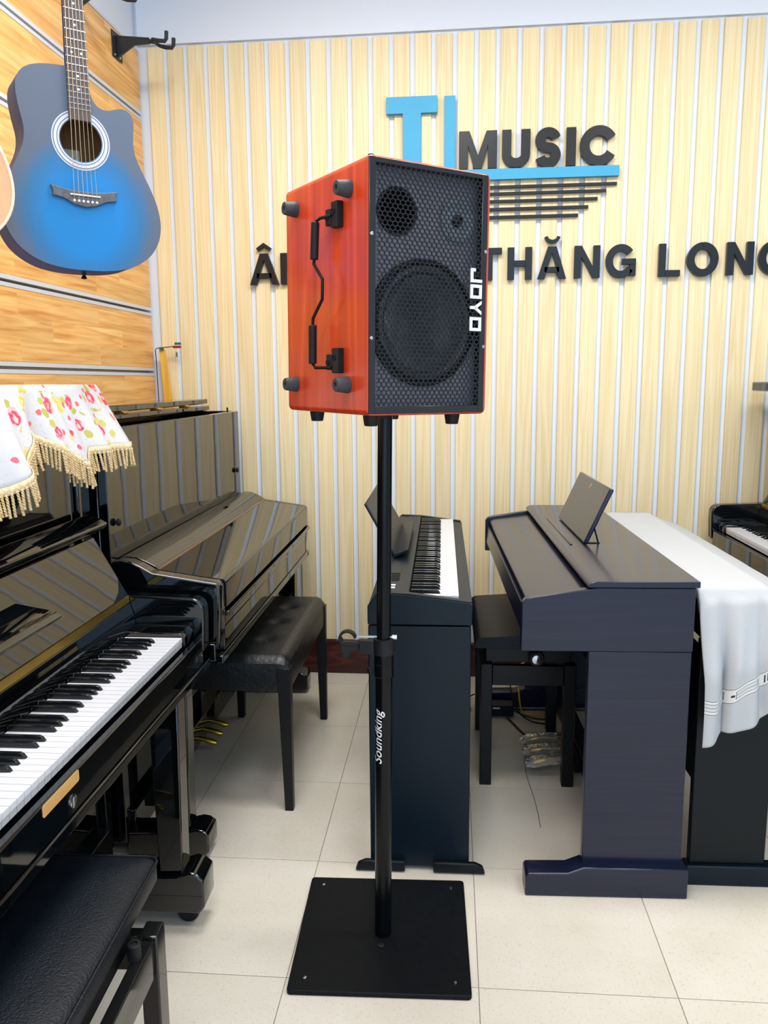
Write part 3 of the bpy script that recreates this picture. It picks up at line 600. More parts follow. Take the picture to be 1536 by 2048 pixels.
    for k in (-1, 0, 1):
        y = W/2+k*0.085
        MB().tube([(0.255, y, 0.085), (0.285, y, 0.086), (0.315, y, 0.080), (0.345, y, 0.070), (0.362, y, 0.068)], [0.007, 0.008, 0.011, 0.014, 0.008], 10).build('pedal', 'brass', t, smooth=True)
    return t
RZ = rad(1.6)
pianoA = upright('black gloss upright piano with open keyboard under the flowered fringed cloth', (-1.302, 0.67, 0), RZ, H=1.452, lid='closed', desk=True, ux=0.262, lidx=0.290, legs=(0.03, 0.215), legdx=(0.04, 0.04))
st = MB(); st.prism([(0, 0.003), (0.004, 0), (0.136, 0), (0.140, 0.003), (0.140, 0.020), (0.136, 0.023), (0.004, 0.023), (0, 0.020)], 0, 0.001, 'x')
st.build('sticker', 'sticker_tan', pianoA, loc=(0.5921, 0.545, 0.7185), label='tan adhesive strip on the key slip')
lk = MB(); lk.lathe([(0.013, 0), (0.013, 0.002), (0.009, 0.003), (0.0, 0.003)], 18, (0.592, 0.655, 0.692), (1, 0, 0)); lk.box((0.595, 0.653, 0.684), (0.5965, 0.657, 0.700))
lk.build('lock_plate', 'chrome', pianoA)
pianoB = upright('black gloss upright piano with closed key cover and folded lid beside the slatted wall', (-1.312, 2.222, 0), RZ, H=1.355, fall='closed', lid='open', knobs=True, legs=(0.014, 0.075), legdx=(-0.078, 0.0), low=1)
pianoC = upright('black upright piano with uncovered keys behind the cloth covered digital piano', (1.703, 3.83, 0.042), PI+RZ, H=1.385, lid='closed', ux=0.345, lidx=0.437, lidt=0.042)
for y in (0.136, 1.391):
    for x in (0.545, 0.06):
        MB().lathe([(0.045, -0.042), (0.047, -0.03), (0.04, -0.001), (0.03, -0.001), (0.02, -0.002), (0, -0.002)], 20, (x, y, 0)).build('caster_cup', 'rubber_black', pianoC)

# ------------------------------------------------------------------ flowered cloth with fringe on the near piano
def interp(tab, x):
    if x <= tab[0][0]: return tab[0][1]
    for (a, va), (b_, vb) in zip(tab, tab[1:]):
        if x <= b_:
            u = (x-a)/(b_-a); return va+(vb-va)*u
    return tab[-1][1]
HEM = [(0.72, 1.26), (0.85, 1.30), (0.98, 1.355), (1.08, 1.28), (1.30, 1.24), (1.36, 1.36), (1.45, 1.30), (1.56, 1.225), (1.634, 1.237), (1.72, 1.283), (1.80, 1.352), (1.815, 1.353), (1.881, 1.309), (1.976, 1.262), (2.024, 1.252), (2.041, 1.292), (2.236, 1.293)]
cloth = thing('piano_cloth', 'white cotton cloth printed with pink roses and edged with beige fringe', 'cloth', (-1.33, 0.70, 1.452))
NS, rows = 150, []; uvs = []
TOPX0, TOPX1 = -1.345, -1.030
def drape(y, tt):
    """tt 0..1 down the front drop"""
    zh = interp(HEM, y); d = 1.4595-zh
    flare = 0.028+0.030*math.sin(y*23.0+0.6)+0.012*math.sin(y*61)
    if y > 1.95: flare = 0.02+0.05*min(1, (y-1.95)/0.25)+0.014*math.sin(y*70)
    return Vector((TOPX1+0.006+flare*tt**1.2+0.006*math.sin(tt*PI/2), y, 1.4595-d*tt))
m = MB(); rws = []
for i in range(NS+1):
    y = 0.72+(2.232-0.72)*i/NS; r = []; uvr = []
    for k in range(6):
        x = TOPX0+(TOPX1-TOPX0)*k/5-0.03*(y-1.4)*0.9; r.append((x, y, 1.4600+0.0006*math.sin(y*40+k)))
    for k in range(1, 15):
        q = drape(y, k/14); r.append((q.x-0.028*(y-1.4)*(1-k/14), q.y, q.z))
    rws.append(r)
m.grid(rws)
o = m.build('cloth', 'floral_cotton', cloth, smooth=80); o.parent = None
uvl = o.data.uv_layers.new(name='UVMap')
ncol = 20
for poly in o.data.polygons:
    for li in poly.loop_indices:
        vi = o.data.loops[li].vertex_index; v = o.data.vertices[vi].co
        dd = 0.31*(min(vi % ncol, 5)/5)+max(0, 1.46-v.z); uvl.data[li].uv = (v.y, dd)
sd = o.modifiers.new('thick', 'SOLIDIFY'); sd.thickness = 0.0016; sd.offset = -1
o.parent = cloth; o.matrix_parent_inverse = Matrix.Translation(cloth.location).inverted()
# band + cords
bm_ = MB(); br = []
for i in range(NS+1):
    y = 0.72+(2.232-0.72)*i/NS; q = drape(y, 1); br.append([(q.x+0.002, q.y, q.z+0.006), (q.x+0.0035, q.y, q.z-0.004), (q.x+0.0028, q.y, q.z-0.014)])
bm_.grid(br); o2 = bm_.build('fringe_band', 'fringe_band', None, smooth=80)
s2 = o2.modifiers.new('thick', 'SOLIDIFY'); s2.thickness = 0.002
o2.parent = cloth; o2.matrix_parent_inverse = Matrix.Translation(cloth.location).inverted()
cm = MB()
for ph in (0, PI):
    cm.tube([(0.0017*math.cos(ph+k*1.05), 0.0017*math.sin(ph+k*1.05), -0.052*k/22) for k in range(23)], 0.0021, 6)
cm.lathe([(0.0, -0.0535), (0.0028, -0.0525), (0.0036, -0.0495), (0.0026, -0.047)], 8)
cord = cm.mesh('fringe_cord', 'fringe', smooth=70)
y = 1.02; kk = 0
ys = []
while y < 2.232:
    ys.append(y); zh = abs(interp(HEM, y+0.003)-interp(HEM, y))/0.003
    y += 0.0078/math.sqrt(1+min(zh, 3.0)**2)
for y in ys:
    q = drape(y, 1); c = link('fringe_cord', cord, cloth, loc=(q.x+0.003-cloth.location.x, y-cloth.location.y, q.z-0.010-cloth.location.z))
    g = (interp(HEM, y+0.02)-interp(HEM, y-0.02))/0.04
    c.rotation_euler = (random.uniform(-0.10, 0.10)+max(-0.22, min(0.22, g*0.10)), random.uniform(-0.22, 0.0), random.uniform(0, 6)*0); c.scale = (1, 1, random.uniform(0.86, 1.06))

# ------------------------------------------------------------------ benches
def near_bench():
    t = thing('piano_bench', 'black leather piano bench with piping and gloss frame below the open keyboard', 'bench', (-0.792, 1.135, 0), rad(3.2))
    m = MB(); X, Y = 0.185, 0.335
    rows = []; n = 24
    def sq(px, py, r, z): return [(x, y, z) for (x, y) in rrect(-px, -py, px, py, r, 4)]
    rings = [sq(X-0.004, Y-0.004, 0.02, 0.452), sq(X, Y, 0.022, 0.458), sq(X, Y, 0.022, 0.492), sq(X-0.003, Y-0.003, 0.022, 0.497), sq(X-0.022, Y-0.022, 0.022, 0.505), sq(X-0.07, Y-0.07, 0.03, 0.511), sq(X-0.13, Y-0.13, 0.03, 0.513)]
    k = len(rings[0]); vs = [q for r in rings for q in r]
    fs = [(i*k+j, i*k+(j+1) % k, (i+1)*k+(j+1) % k, (i+1)*k+j) for i in range(len(rings)-1) for j in range(k)]
    fs += [tuple(range(k-1, -1, -1)), tuple((len(rings)-1)*k+j for j in range(k))]
    m.add(vs, fs); seat = m.build('seat', 'leather', t, smooth=60)
    pts = [(x, y, 0.4965) for (x, y) in rrect(-X-0.0005, -Y-0.0005, X+0.0005, Y+0.0005, 0.022, 4)]; pts.append(pts[0])
    MB().tube(pts, 0.0035, 8, caps=False).build('piping', 'leather', seat, smooth=True)
    for (x, y) in ((0.2, 0.23), (0.2, -0.23), (-0.125, 0.23), (-0.125, -0.23)):
        MB().prism([(x-0.018, y-0.024), (x+0.018, y-0.024), (x+0.018, y+0.024), (x-0.018, y+0.024)], 0, 0.412, 'z').build('leg', 'bench_gloss', t, bevel=0.003)
    for x in (-0.125, 0.2): MB().box((x-0.012, -0.2058, 0.33), (x+0.012, 0.2058, 0.405)).build('side_rail', 'bench_gloss', t, bevel=0.002)
    for y in (-0.23, 0.23): MB().box((-0.1068, y-0.012, 0.33), (0.1818, y+0.012, 0.405)).build('end_rail', 'bench_gloss', t, bevel=0.002)
    MB().box((-0.112, -0.20, 0.40), (0.17, 0.20, 0.4525)).build('lift_box', 'bench_black', t, bevel=0.002)
    for y in (0.155, -0.155):
        kb = MB().lathe([(0.013, 0), (0.013, 0.030), (0.011, 0.032), (0.007, 0.032), (0.006, 0.028), (0, 0.028)], 18, (0.193, y, 0.4055)); kb.build('knob', 'rubber_black', t, smooth=True)
    return t
near_bench()
def mid_bench():
    t = thing('piano_bench', 'worn black button-tufted bench with tapered legs in front of the closed piano', 'bench', (-0.795, 2.945, 0), rad(1.2))
    X, Y = 0.195, 0.40; m = MB()
    tufts = [(x, y) for x in (-0.075, 0.075) for y in (-0.21, 0.0, 0.21)]
    n, k = 28, 44; rows = []
    def top(x, y):
        ex = 1-min(1, (X-abs(x))/0.03); ey = 1-min(1, (Y-abs(y))/0.03)
        z = 0.556-0.026*max(0, ex)**2-0.026*max(0, ey)**2+0.006*math.cos(x/X*PI/2)*math.cos(y/Y*PI/2)
        for (a, b_) in tufts:
            d2_ = ((x-a)**2+(y-b_)**2); z -= 0.016*math.exp(-d2_/0.0011)
        return z
    for i in range(n+1):
        x = -X+2*X*i/n; rows.append([(x, -Y+2*Y*j/k, top(x, -Y+2*Y*j/k)) for j in range(k+1)])
    m.grid(rows)
    m.f = [tuple(f) for f in m.f]
    edge = [(-X, -Y+2*Y*j/k) for j in range(k+1)]+[(-X+2*X*i/n, Y) for i in range(1, n+1)]+[(X, Y-2*Y*j/k) for j in range(1, k+1)]+[(X-2*X*i/n, -Y) for i in range(1, n)]
    rr = []
    for (z, s) in ((None, 1.0), (0.50, 1.008), (0.445, 1.006), (0.432, 0.995)):
        rr.append([(x*s, y*s, top(x, y) if z is None else z) for (x, y) in edge+[edge[0]]])
    m.grid(rr); seat = m.build('seat', 'leather_old', t, smooth=60)
    for (a, b_) in tufts: MB().lathe([(0.009, 0), (0.008, 0.003), (0, 0.005)], 12, (a, b_, top(a, b_)-0.001)).build('tuft_button', 'leather_old', seat, smooth=True)
    for sx in (-1, 1):
        for sy in (-1, 1):
            x, y = sx*0.178, sy*0.383
            mm = MB()
            q0 = [(x-0.0225, y-0.0225), (x+0.0225, y-0.0225), (x+0.0225, y+0.0225), (x-0.0225, y+0.0225)]
            q1 = [(x+sx*0.006-0.0145, y-0.0145), (x+sx*0.006+0.0145, y-0.0145), (x+sx*0.006+0.0145, y+0.0145), (x+sx*0.006-0.0145, y+0.0145)]
            mm.prism(q1, 0, 0.515, 'z', hi_poly=q0); mm.build('leg', 'bench_black', t, bevel=0.002)
    for sx in (-1, 1): MB().box((sx*0.176-0.01, -0.355, 0.375), (sx*0.176+0.01, 0.355, 0.4405)).build('apron', 'bench_black', t) if sx < 0 else None
    return t
mid_bench()
def dp_bench():
    t = thing('piano_bench', 'black adjustable bench with chrome side knob between the two digital pianos', 'bench', (0.215, 3.055, 0), rad(1.5))
    prof = [(-0.19, 0.530)]+arc(-0.165, 0.54, 0.028, 0.03, 200, 100, 5)+[(0, 0.582)]+arc(0.165, 0.54, 0.028, 0.03, 80, -20, 5)+[(0.19, 0.530)]
    m = MB(); m.prism(prof, -0.285, 0.285, 'y'); m.build('seat', 'leather', t, bevel=0.01, seg=3)
    MB().box((-0.15, -0.235, 0.463), (0.15, 0.235, 0.5315)).build('lift_box', 'bench_black', t, bevel=0.002)
    for sx in (-1, 1):
        for sy in (-1, 1):
            MB().box((sx*0.148-0.021, sy*0.235-0.021, 0), (sx*0.148+0.021, sy*0.235+0.021, 0.462)).build('leg', 'bench_black', t, bevel=0.003)
    for sx in (-1, 1): MB().box((sx*0.148-0.012, -0.2135, 0.38), (sx*0.148+0.012, 0.2135, 0.455)).build('side_rail', 'bench_black', t, bevel=0.002)
    for sy in (-1, 1): MB().box((-0.1265, sy*0.235-0.012, 0.38), (0.1265, sy*0.235+0.012, 0.455)).build('end_rail', 'bench_black', t, bevel=0.002)
    kn = MB().lathe([(0.010, 0), (0.010, 0.02), (0.026, 0.022), (0.028, 0.045), (0.024, 0.05)], 24, (0.025, -0.2345, 0.492), (0, -1, 0)).build('knob', 'rubber_black', t, smooth=True)
    MB().lathe([(0.018, 0), (0.016, 0.004), (0, 0.006)], 24, (0.025, -0.2845, 0.492), (0, -1, 0)).build('knob_cap', 'chrome', kn, smooth=True)
    return t
dp_bench()

# ------------------------------------------------------------------ digital pianos
def digital_open():
    t = thing('digital_piano', 'slim dark digital piano with open keys and music rest behind the speaker pole', 'digital piano', (-0.283, 2.245, 0), rad(1.8))
    W = 1.39
    for y in (0, W-0.03):
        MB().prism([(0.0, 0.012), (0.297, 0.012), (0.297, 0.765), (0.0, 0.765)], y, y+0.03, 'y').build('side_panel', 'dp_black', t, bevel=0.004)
        for x0, x1, s in ((-0.045, 0.105, 1), (0.19, 0.345, -1)):
            pr = [(x0, 0.004), (x1, 0.004), (x1, 0.036), (x0+0.03, 0.036), (x0+0.008, 0.026)] if s > 0 else [(x0, 0.004), (x1, 0.004), (x1-0.008, 0.026), (x1-0.03, 0.036), (x0, 0.036)]
            MB().prism(pr, y-0.018 if y == 0 else y+0.0305, y-0.0005 if y == 0 else y+0.048, 'y').build('foot', 'dp_dark', t, bevel=0.004)
    MB().box((0.02, 0.031, 0.15), (0.04, W-0.031, 0.70)).build('back_panel', 'dp_dark', t)
    # body: lower shell + end blocks
    body = MB()
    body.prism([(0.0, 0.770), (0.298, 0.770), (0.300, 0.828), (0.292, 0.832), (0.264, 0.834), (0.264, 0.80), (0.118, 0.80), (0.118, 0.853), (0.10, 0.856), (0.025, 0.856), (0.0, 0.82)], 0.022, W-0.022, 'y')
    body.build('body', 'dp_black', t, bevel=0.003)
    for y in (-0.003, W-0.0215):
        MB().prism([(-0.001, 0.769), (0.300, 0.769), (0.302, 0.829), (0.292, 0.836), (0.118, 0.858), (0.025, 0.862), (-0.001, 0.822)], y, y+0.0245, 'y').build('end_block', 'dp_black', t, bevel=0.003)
    MB().box((0.022, 0.024, 0.8565), (0.118, W-0.024, 0.8605)).build('control_panel', 'dp_black', t, bevel=0.0015)
    MB().prism([(0.264, 0.8345), (0.300, 0.829), (0.300, 0.833), (0.264, 0.839)], 0.024, W-0.024, 'y').build('front_trim', 'dp_black', t)
    for y in (-0.002, W-0.022):
        MB().prism([(0.03, 0.8625), (0.118, 0.8585), (0.296, 0.8355), (0.296, 0.8385), (0.118, 0.8615), (0.03, 0.8645)], y, y+0.022, 'y').build('end_trim', 'dp_black', t)
    for k in range(5): MB().box((0.045, 0.16+k*0.021, 0.8606), (0.082, 0.170+k*0.021, 0.8625)).build('button', 'dp_dark', t)
    for k in range(2): MB().box((0.05, 0.06+k*0.03, 0.8606), (0.075, 0.074+k*0.03, 0.8625)).build('button', 'label_white', t)
    keyboard(t, 0.122, 0.262, 0.848, (W-52*0.02565)/2+0.002, 0.0256)
    # music rest
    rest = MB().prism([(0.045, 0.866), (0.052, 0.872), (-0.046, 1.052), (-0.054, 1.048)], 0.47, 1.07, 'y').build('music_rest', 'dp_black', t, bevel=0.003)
    MB().prism([(0.048, 0.862), (0.098, 0.886), (0.096, 0.894), (0.044, 0.872)], 0.47, 1.07, 'y').build('rest_ledge', 'dp_black', rest, bevel=0.002)
    MB().prism([(-0.050, 1.0495), (-0.0455, 1.0455), (-0.010, 0.980), (-0.0145, 0.979)], 0.464, 0.4695, 'y').build('rest_end', 'dp_black', rest)
    MB().box((0.03, 0.55, 0.8605), (0.055, 0.99, 0.872)).build('rest_foot', 'dp_dark', t)
    return t
digital_open()
def digital_rosewood():
    t = thing('digital_piano', 'dark rosewood digital piano with closed sliding lid and raised music rest', 'digital piano', (0.628, 2.205, 0), PI+rad(-177.0) if False else rad(3.0))
    # local x grows to the right (+X = back of the instrument), front at x = -0.475
    W = 1.38; xf, xb = -0.478, -0.006
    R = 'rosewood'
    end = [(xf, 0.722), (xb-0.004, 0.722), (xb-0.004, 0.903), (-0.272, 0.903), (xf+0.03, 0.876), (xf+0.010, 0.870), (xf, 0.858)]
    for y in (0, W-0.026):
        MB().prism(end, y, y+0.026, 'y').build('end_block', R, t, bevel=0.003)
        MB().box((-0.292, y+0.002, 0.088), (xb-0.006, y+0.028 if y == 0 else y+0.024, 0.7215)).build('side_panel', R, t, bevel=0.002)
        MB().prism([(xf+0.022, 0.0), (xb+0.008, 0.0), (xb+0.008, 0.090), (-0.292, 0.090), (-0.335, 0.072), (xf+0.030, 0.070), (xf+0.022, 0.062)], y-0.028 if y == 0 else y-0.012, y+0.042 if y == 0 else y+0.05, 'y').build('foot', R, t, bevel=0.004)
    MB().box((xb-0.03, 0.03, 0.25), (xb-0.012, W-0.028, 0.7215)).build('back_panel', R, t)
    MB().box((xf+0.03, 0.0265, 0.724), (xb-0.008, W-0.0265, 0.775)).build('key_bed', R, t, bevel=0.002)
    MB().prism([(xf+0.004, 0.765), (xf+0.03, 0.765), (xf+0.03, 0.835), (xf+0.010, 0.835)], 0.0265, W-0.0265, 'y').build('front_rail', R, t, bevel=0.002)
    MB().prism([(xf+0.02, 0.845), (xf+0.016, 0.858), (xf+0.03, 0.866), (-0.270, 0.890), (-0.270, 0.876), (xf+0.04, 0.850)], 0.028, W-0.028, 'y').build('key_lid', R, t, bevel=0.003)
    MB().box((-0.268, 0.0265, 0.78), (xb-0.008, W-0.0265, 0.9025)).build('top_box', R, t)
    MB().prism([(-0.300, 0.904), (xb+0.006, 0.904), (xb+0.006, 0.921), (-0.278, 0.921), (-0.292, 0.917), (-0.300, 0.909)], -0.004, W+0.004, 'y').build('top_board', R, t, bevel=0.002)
    MB().box((-0.262, 0.50, 0.9212), (-0.254, 1.02, 0.9245)).build('rest_rail', R, t, bevel=0.001)
    # music rest, leaning back
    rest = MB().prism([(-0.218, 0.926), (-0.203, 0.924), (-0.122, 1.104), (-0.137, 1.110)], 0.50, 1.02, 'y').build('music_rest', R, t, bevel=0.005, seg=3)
    # the top edge is gently arched
    for y in (0.53, 0.99):
        MB().tube([(-0.180, y, 0.9815), (-0.163, y, 0.9225)], 0.003, 6).build('rest_strut', 'rubber_black', rest)
        MB().box((-0.208, y-0.006, 0.9212), (-0.158, y+0.006, 0.9238)).build('strut_plate', 'rubber_black', rest)
    MB().lathe([(0.011, 0), (0.011, 0.0006), (0, 0.0008)], 20, (-0.1472, 0.76, 1.0865), (-0.915, 0, 0.40)).build('emblem', 'copper_strip', rest)
    # pedals in a plastic bag
    pb = MB().box((-0.192, W/2-0.03, 0.03), (-0.1705, W/2+0.25, 0.085)).build('pedal_box', 'dp_dark', t, bevel=0.003)
    MB().box((-0.17, 0.03, 0.035), (-0.12, W-0.03, 0.11)).build('pedal_bar', R, t)
    for k in (-1, 0, 1):
        y = W/2+0.11+k*0.095
        MB().tube([(-0.19, y, 0.062), (-0.29, y, 0.060), (-0.33, y, 0.050), (-0.345, y, 0.046)], [0.012, 0.014, 0.016, 0.010], 10).build('pedal', 'brass', pb, smooth=True)
        MB().tube([(-0.20, y, 0.062), (-0.285, y, 0.060), (-0.335, y, 0.050), (-0.365, y, 0.042)], [0.017, 0.021, 0.023, 0.012], 10).build('pedal_wrap', 'plastic_wrap', pb, smooth=True)
    MB().lathe([(0.020, 0), (0.022, 0.006), (0.018, 0.012), (0, 0.012)], 20, (-0.40, 0.06, 0.7215), (0, 0, -1)).build('headphone_socket', 'rubber_black', t, smooth=True)
    return t
digital_rosewood()
def digital_covered():
    t = thing('digital_piano', 'black digital piano hidden under the grey printed cloth', 'digital piano', (0.655, 2.262, 0), rad(2.2))
    W = 1.30
    for y in (0, W-0.028):
        MB().box((0.0, y, 0.062), (0.215, y+0.028, 0.74)).build('side_panel', 'dp_dark', t, bevel=0.003)
        MB().prism([(-0.012, 0), (0.33, 0), (0.33, 0.035), (0.24, 0.0615), (-0.012, 0.0615)], y-0.016 if y == 0 else y, y+0.03 if y == 0 else y+0.045, 'y').build('foot', 'dp_black', t, bevel=0.004)
    MB().box((0.002, 0.002, 0.7405), (0.312, W-0.002, 0.79)).build('key_bed', 'dp_dark', t, bevel=0.004)
    MB().box((0.002, 0.002, 0.7905), (0.17, W-0.002, 0.889)).build('body', 'dp_dark', t, bevel=0.006)
    MB().prism([(0.17, 0.7905), (0.31, 0.7905), (0.31, 0.83), (0.17, 0.885)], 0.003, W-0.003, 'y').build('key_cover', 'dp_dark', t, bevel=0.003)
    MB().lathe([(0.006, 0), (0.006, 0.004), (0, 0.006)], 12, (0.055, -0.0002, 0.47), (0, -1, 0)).build('bolt', 'chrome', t)
    MB().box((0.01, 0.03, 0.3), (0.025, W-0.03, 0.7)).build('back_panel', 'dp_dark', t)
    return t
dp3 = digital_covered()

# grey cloth over the covered piano, hanging down at the near end
def grey_cloth():
    t = thing('grey_cloth', 'light grey cotton cloth with a printed pencil band draped over the piano', 'cloth', (0.655, 2.262, 0.889), rad(2.2))
    NX, xs = 60, []
    rows = []; uv = []
    YE = 1.28
    prof = [(-0.02, 0.60), (-0.018, 0.892), (0.0, 0.8965), (0.17, 0.8965), (0.185, 0.885), (0.31, 0.838), (0.325, 0.80), (0.345, 0.55)]
    # section across x, arc-length parameter
    seg = [0]
    for a, b_ in zip(prof, prof[1:]): seg.append(seg[-1]+math.hypot(b_[0]-a[0], b_[1]-a[1]))
    def sec(s):
        for k in range(len(prof)-1):
            if s <= seg[k+1]:
                u = (s-seg[k])/(seg[k+1]-seg[k]); return (prof[k][0]+(prof[k+1][0]-prof[k][0])*u, prof[k][1]+(prof[k+1][1]-prof[k][1])*u)
        return prof[-1]
    s0, s1 = seg[1]-0.03, seg[-2]+0.10
    m = MB(); rr = []; uvr = []
    def hem(x):     # height of the near hem over x (metres above the floor)
        return interp([(-0.03, 0.455), (0.02, 0.468), (0.035, 0.49), (0.10, 0.505), (0.16, 0.53), (0.20, 0.60), (0.28, 0.60), (0.40, 0.58)], x)
    for i in range(NX+1):
        s = s0+(s1-s0)*i/NX; x, z = sec(s); r = []; ur = []
        for j in range(30, 0, -1):
            yy = YE*(j-1)/29
            wz = 0.0012*math.sin(yy*21+x*30)+0.0008*math.sin(yy*47-x*20)
            r.append((x, yy, z+abs(wz)+0.0006)); ur.append((x+0.3, 0.45+yy))
        # drop at the near end
        zh = hem(x); L = z-zh
        for j in range(1, 31):
            u = j/30; zz = z-L*u
            amp = min(1, u*1.8)
            fold = math.sqrt(abs(math.sin(PI*(x-0.038-0.012*u)/0.108)))*amp+0.12*math.sin(x*90+u*2)*amp
            yy = -0.018-0.052*fold-0.012*u
            if j == 1: yy = -0.008
            if j == 2: yy = -0.016
            xx = x+0.012*math.sin(u*3+x*20)*amp*0.6
            if x < 0.05: xx += 0.012*u*(1 if x > 0 else 0.5)
            r.append((xx, min(yy, -0.008), zz)); ur.append((x+0.3, zz-zh+0.012*math.sin(x*38)*u))
        rr.append(r); uvr += ur
    m.grid(rr); m.f = [tuple(reversed(f)) for f in m.f]
    o = m.build('cloth', 'grey_cotton', t, smooth=80, loc=(0, 0, -0.889))
    ul = o.data.uv_layers.new(name='UVMap')
    for lp in o.data.loops: ul.data[lp.index].uv = uvr[lp.vertex_index]
    sd = o.modifiers.new('sub', 'SUBSURF'); sd.levels = 1; sd.render_levels = 1
    sd = o.modifiers.new('thick', 'SOLIDIFY'); sd.thickness = 0.0016; sd.offset = 1
    return t
grey_cloth()

# ------------------------------------------------------------------ speaker stand
PX, PY = -0.2135, 1.940
stand = thing('speaker_stand', 'black steel speaker stand with square floor plate and telescopic pole', 'speaker stand', (PX, PY, 0), 0)
A_ = rad(2.9)
plate = MB(); plate.prism(rrect(-0.2235, -0.228, 0.2235, 0.228, 0.010, 4), 0.0, 0.0125, 'z')
po = plate.build('base_plate', 'steel_black', stand, bevel=0.0025, loc=(0.0, 0.012, 0.0)); po.rotation_euler = (0, 0, A_)
for (x, y) in ((-0.185, -0.185), (0.185, -0.185), (-0.185, 0.19), (0.185, 0.19)):
    MB().lathe([(0.0055, 0), (0.005, 0.0025), (0, 0.0032)], 12, (x, y, 0.0125)).build('bolt', 'chrome', po, smooth=True)
TILT = 0.0158/1.37
def px_(z): return TILT*z
low = MB().tube([(px_(0.0127), 0, 0.0127), (px_(0.73), 0, 0.73)], 0.0218, 28).build('lower_tube', 'pole_black', stand, smooth=True)
MB().tube([(px_(0.60), 0, 0.74), (px_(1.405), 0, 1.405)], 0.0178, 28).build('upper_tube', 'pole_black', stand, smooth=True)
MB().lathe([(0.009, 0), (0.009, 0.003), (0.006, 0.004), (0, 0.004)], 14, (0.0, -0.05, 0.0127)).build('bolt', 'rubber_black', stand)
col = MB(); col.lathe([(0.0225, 0), (0.0245, 0.001), (0.0245, 0.034), (0.0252, 0.035), (0.0252, 0.037), (0.0245, 0.038), (0.0245, 0.075), (0.0235, 0.078), (0.0178, 0.078)], 28, (px_(0.74), 0, 0.728))
clamp = col.build('clamp_collar', 'pole_black', stand, smooth=30)
for z in (0.7305, 0.7645): MB().lathe([(0.0249, 0), (0.0254, 0.0008), (0.0249, 0.0016)], 28, (px_(z), 0, z)).build('collar_ring', 'pole_black', clamp, smooth=True)
cz = 0.788
c1 = MB().lathe([(0.0178, 0), (0.0262, 0.0), (0.0262, 0.040), (0.0178, 0.040)], 28, (px_(cz), 0, cz)); c1.box((-0.052, -0.010, cz), (-0.016, 0.010, cz+0.034))
c1.build('clamp_band', 'rubber_black', clamp, smooth=30)
MB().tube([(-0.058, -0.004, cz+0.044), (0.042, -0.004, cz+0.044)], 0.0032, 8).build('clamp_bolt', 'chrome', clamp, smooth=True)
lug = MB(); lug.lathe([(0.006, -0.006), (0.006, 0.006)], 10, (0.036, -0.004, cz+0.044), (1, 0, 0)); lug.build('clamp_nut', 'chrome', clamp)
kn = MB()
kn.ribbon(arc(-0.083, 0.0, 0.020, 0.020, 10, 190, 14), 0.006, -0.009, 0.009, (0, cz+0.036))
kn.ribbon([(-0.103, 0.002), (-0.096, -0.012), (-0.072, -0.014), (-0.052, -0.006)], 0.008, -0.010, 0.010, (0, cz+0.036))
kn.prism([(-0.104, cz+0.030), (-0.054, cz+0.030), (-0.054, cz+0.010), (-0.074, cz+0.008), (-0.080, cz-0.012), (-0.098, cz-0.012), (-0.100, cz+0.010)], -0.008, 0.008, 'y')
kn.build('clamp_knob', 'rubber_black', clamp, bevel=0.0015)
MB().lathe([(0.0055, 0), (0.0075, 0.006), (0.0075, 0.014), (0, 0.016)], 14, (-0.018, -0.012, 0.748), (-0.8, -0.6, 0)).build('lock_screw', 'rubber_black', clamp, smooth=True)
# wordmark printed up the tube
def curved_text(body, parent, zc, radius, ang, size):
    fc = bpy.data.curves.new('wordmark', 'FONT'); fc.body = body; fc.size = size; fc.shear = 0.28; fc.offset = size*0.010; fc.resolution_u = 3; fc.align_x = 'CENTER'; fc.align_y = 'CENTER'
    tmp = bpy.data.objects.new('wordmark', fc); COL.objects.link(tmp)
    dg = bpy.context.evaluated_depsgraph_get(); me = bpy.data.meshes.new_from_object(tmp.evaluated_get(dg)); bpy.data.objects.remove(tmp); bpy.data.curves.remove(fc)
    import bmesh
    bm = bmesh.new(); bm.from_mesh(me); bmesh.ops.triangulate(bm, faces=bm.faces[:])
    bmesh.ops.subdivide_edges(bm, edges=bm.edges[:], cuts=3, use_grid_fill=True); bm.to_mesh(me); bm.free()
    for v in me.vertices:
        x, y = v.co.x, v.co.y       # x -> up the tube, y -> round it
        a = ang-y/radius
        v.co = (math.cos(a)*radius+px_(zc+x), math.sin(a)*radius, zc+x)
    me.materials.clear(); me.materials.append(MATS['label_white']); me.update()
    return link('wordmark', me, parent)
curved_text('Soundking', low, 0.572, 0.02215, rad(-126), 0.0345)

# ------------------------------------------------------------------ loudspeaker
spk = bpy.data.objects.new('loudspeaker', None); COL.objects.link(spk); spk.empty_display_size = 0.1
SW, SD, SH = 0.313, 0.390, 0.520
ca, sa = math.cos(rad(37.2)), math.sin(rad(37.2))
N0 = Vector((-0.2105, 1.692, 1.390)); e1 = Vector((ca, sa, 0)); e2 = Vector((-sa, ca, 0))
spk.location = N0+e1*(SW/2)+e2*(SD/2)
spk.rotation_euler = (Matrix.Rotation(rad(0.75), 3, 'Y') @ Matrix.Rotation(rad(37.2), 3, 'Z')).to_euler()
spk['label'] = 'cherry wood loudspeaker with black honeycomb grille standing on the pole'; spk['category'] = 'loudspeaker'
hx, hy = SW/2, SD/2
cab = MB()
cab.box((-hx, -hy+0.0, 0), (-hx+0.012, hy, SH)); cab.v = []; cab.f = []; cab.m = []
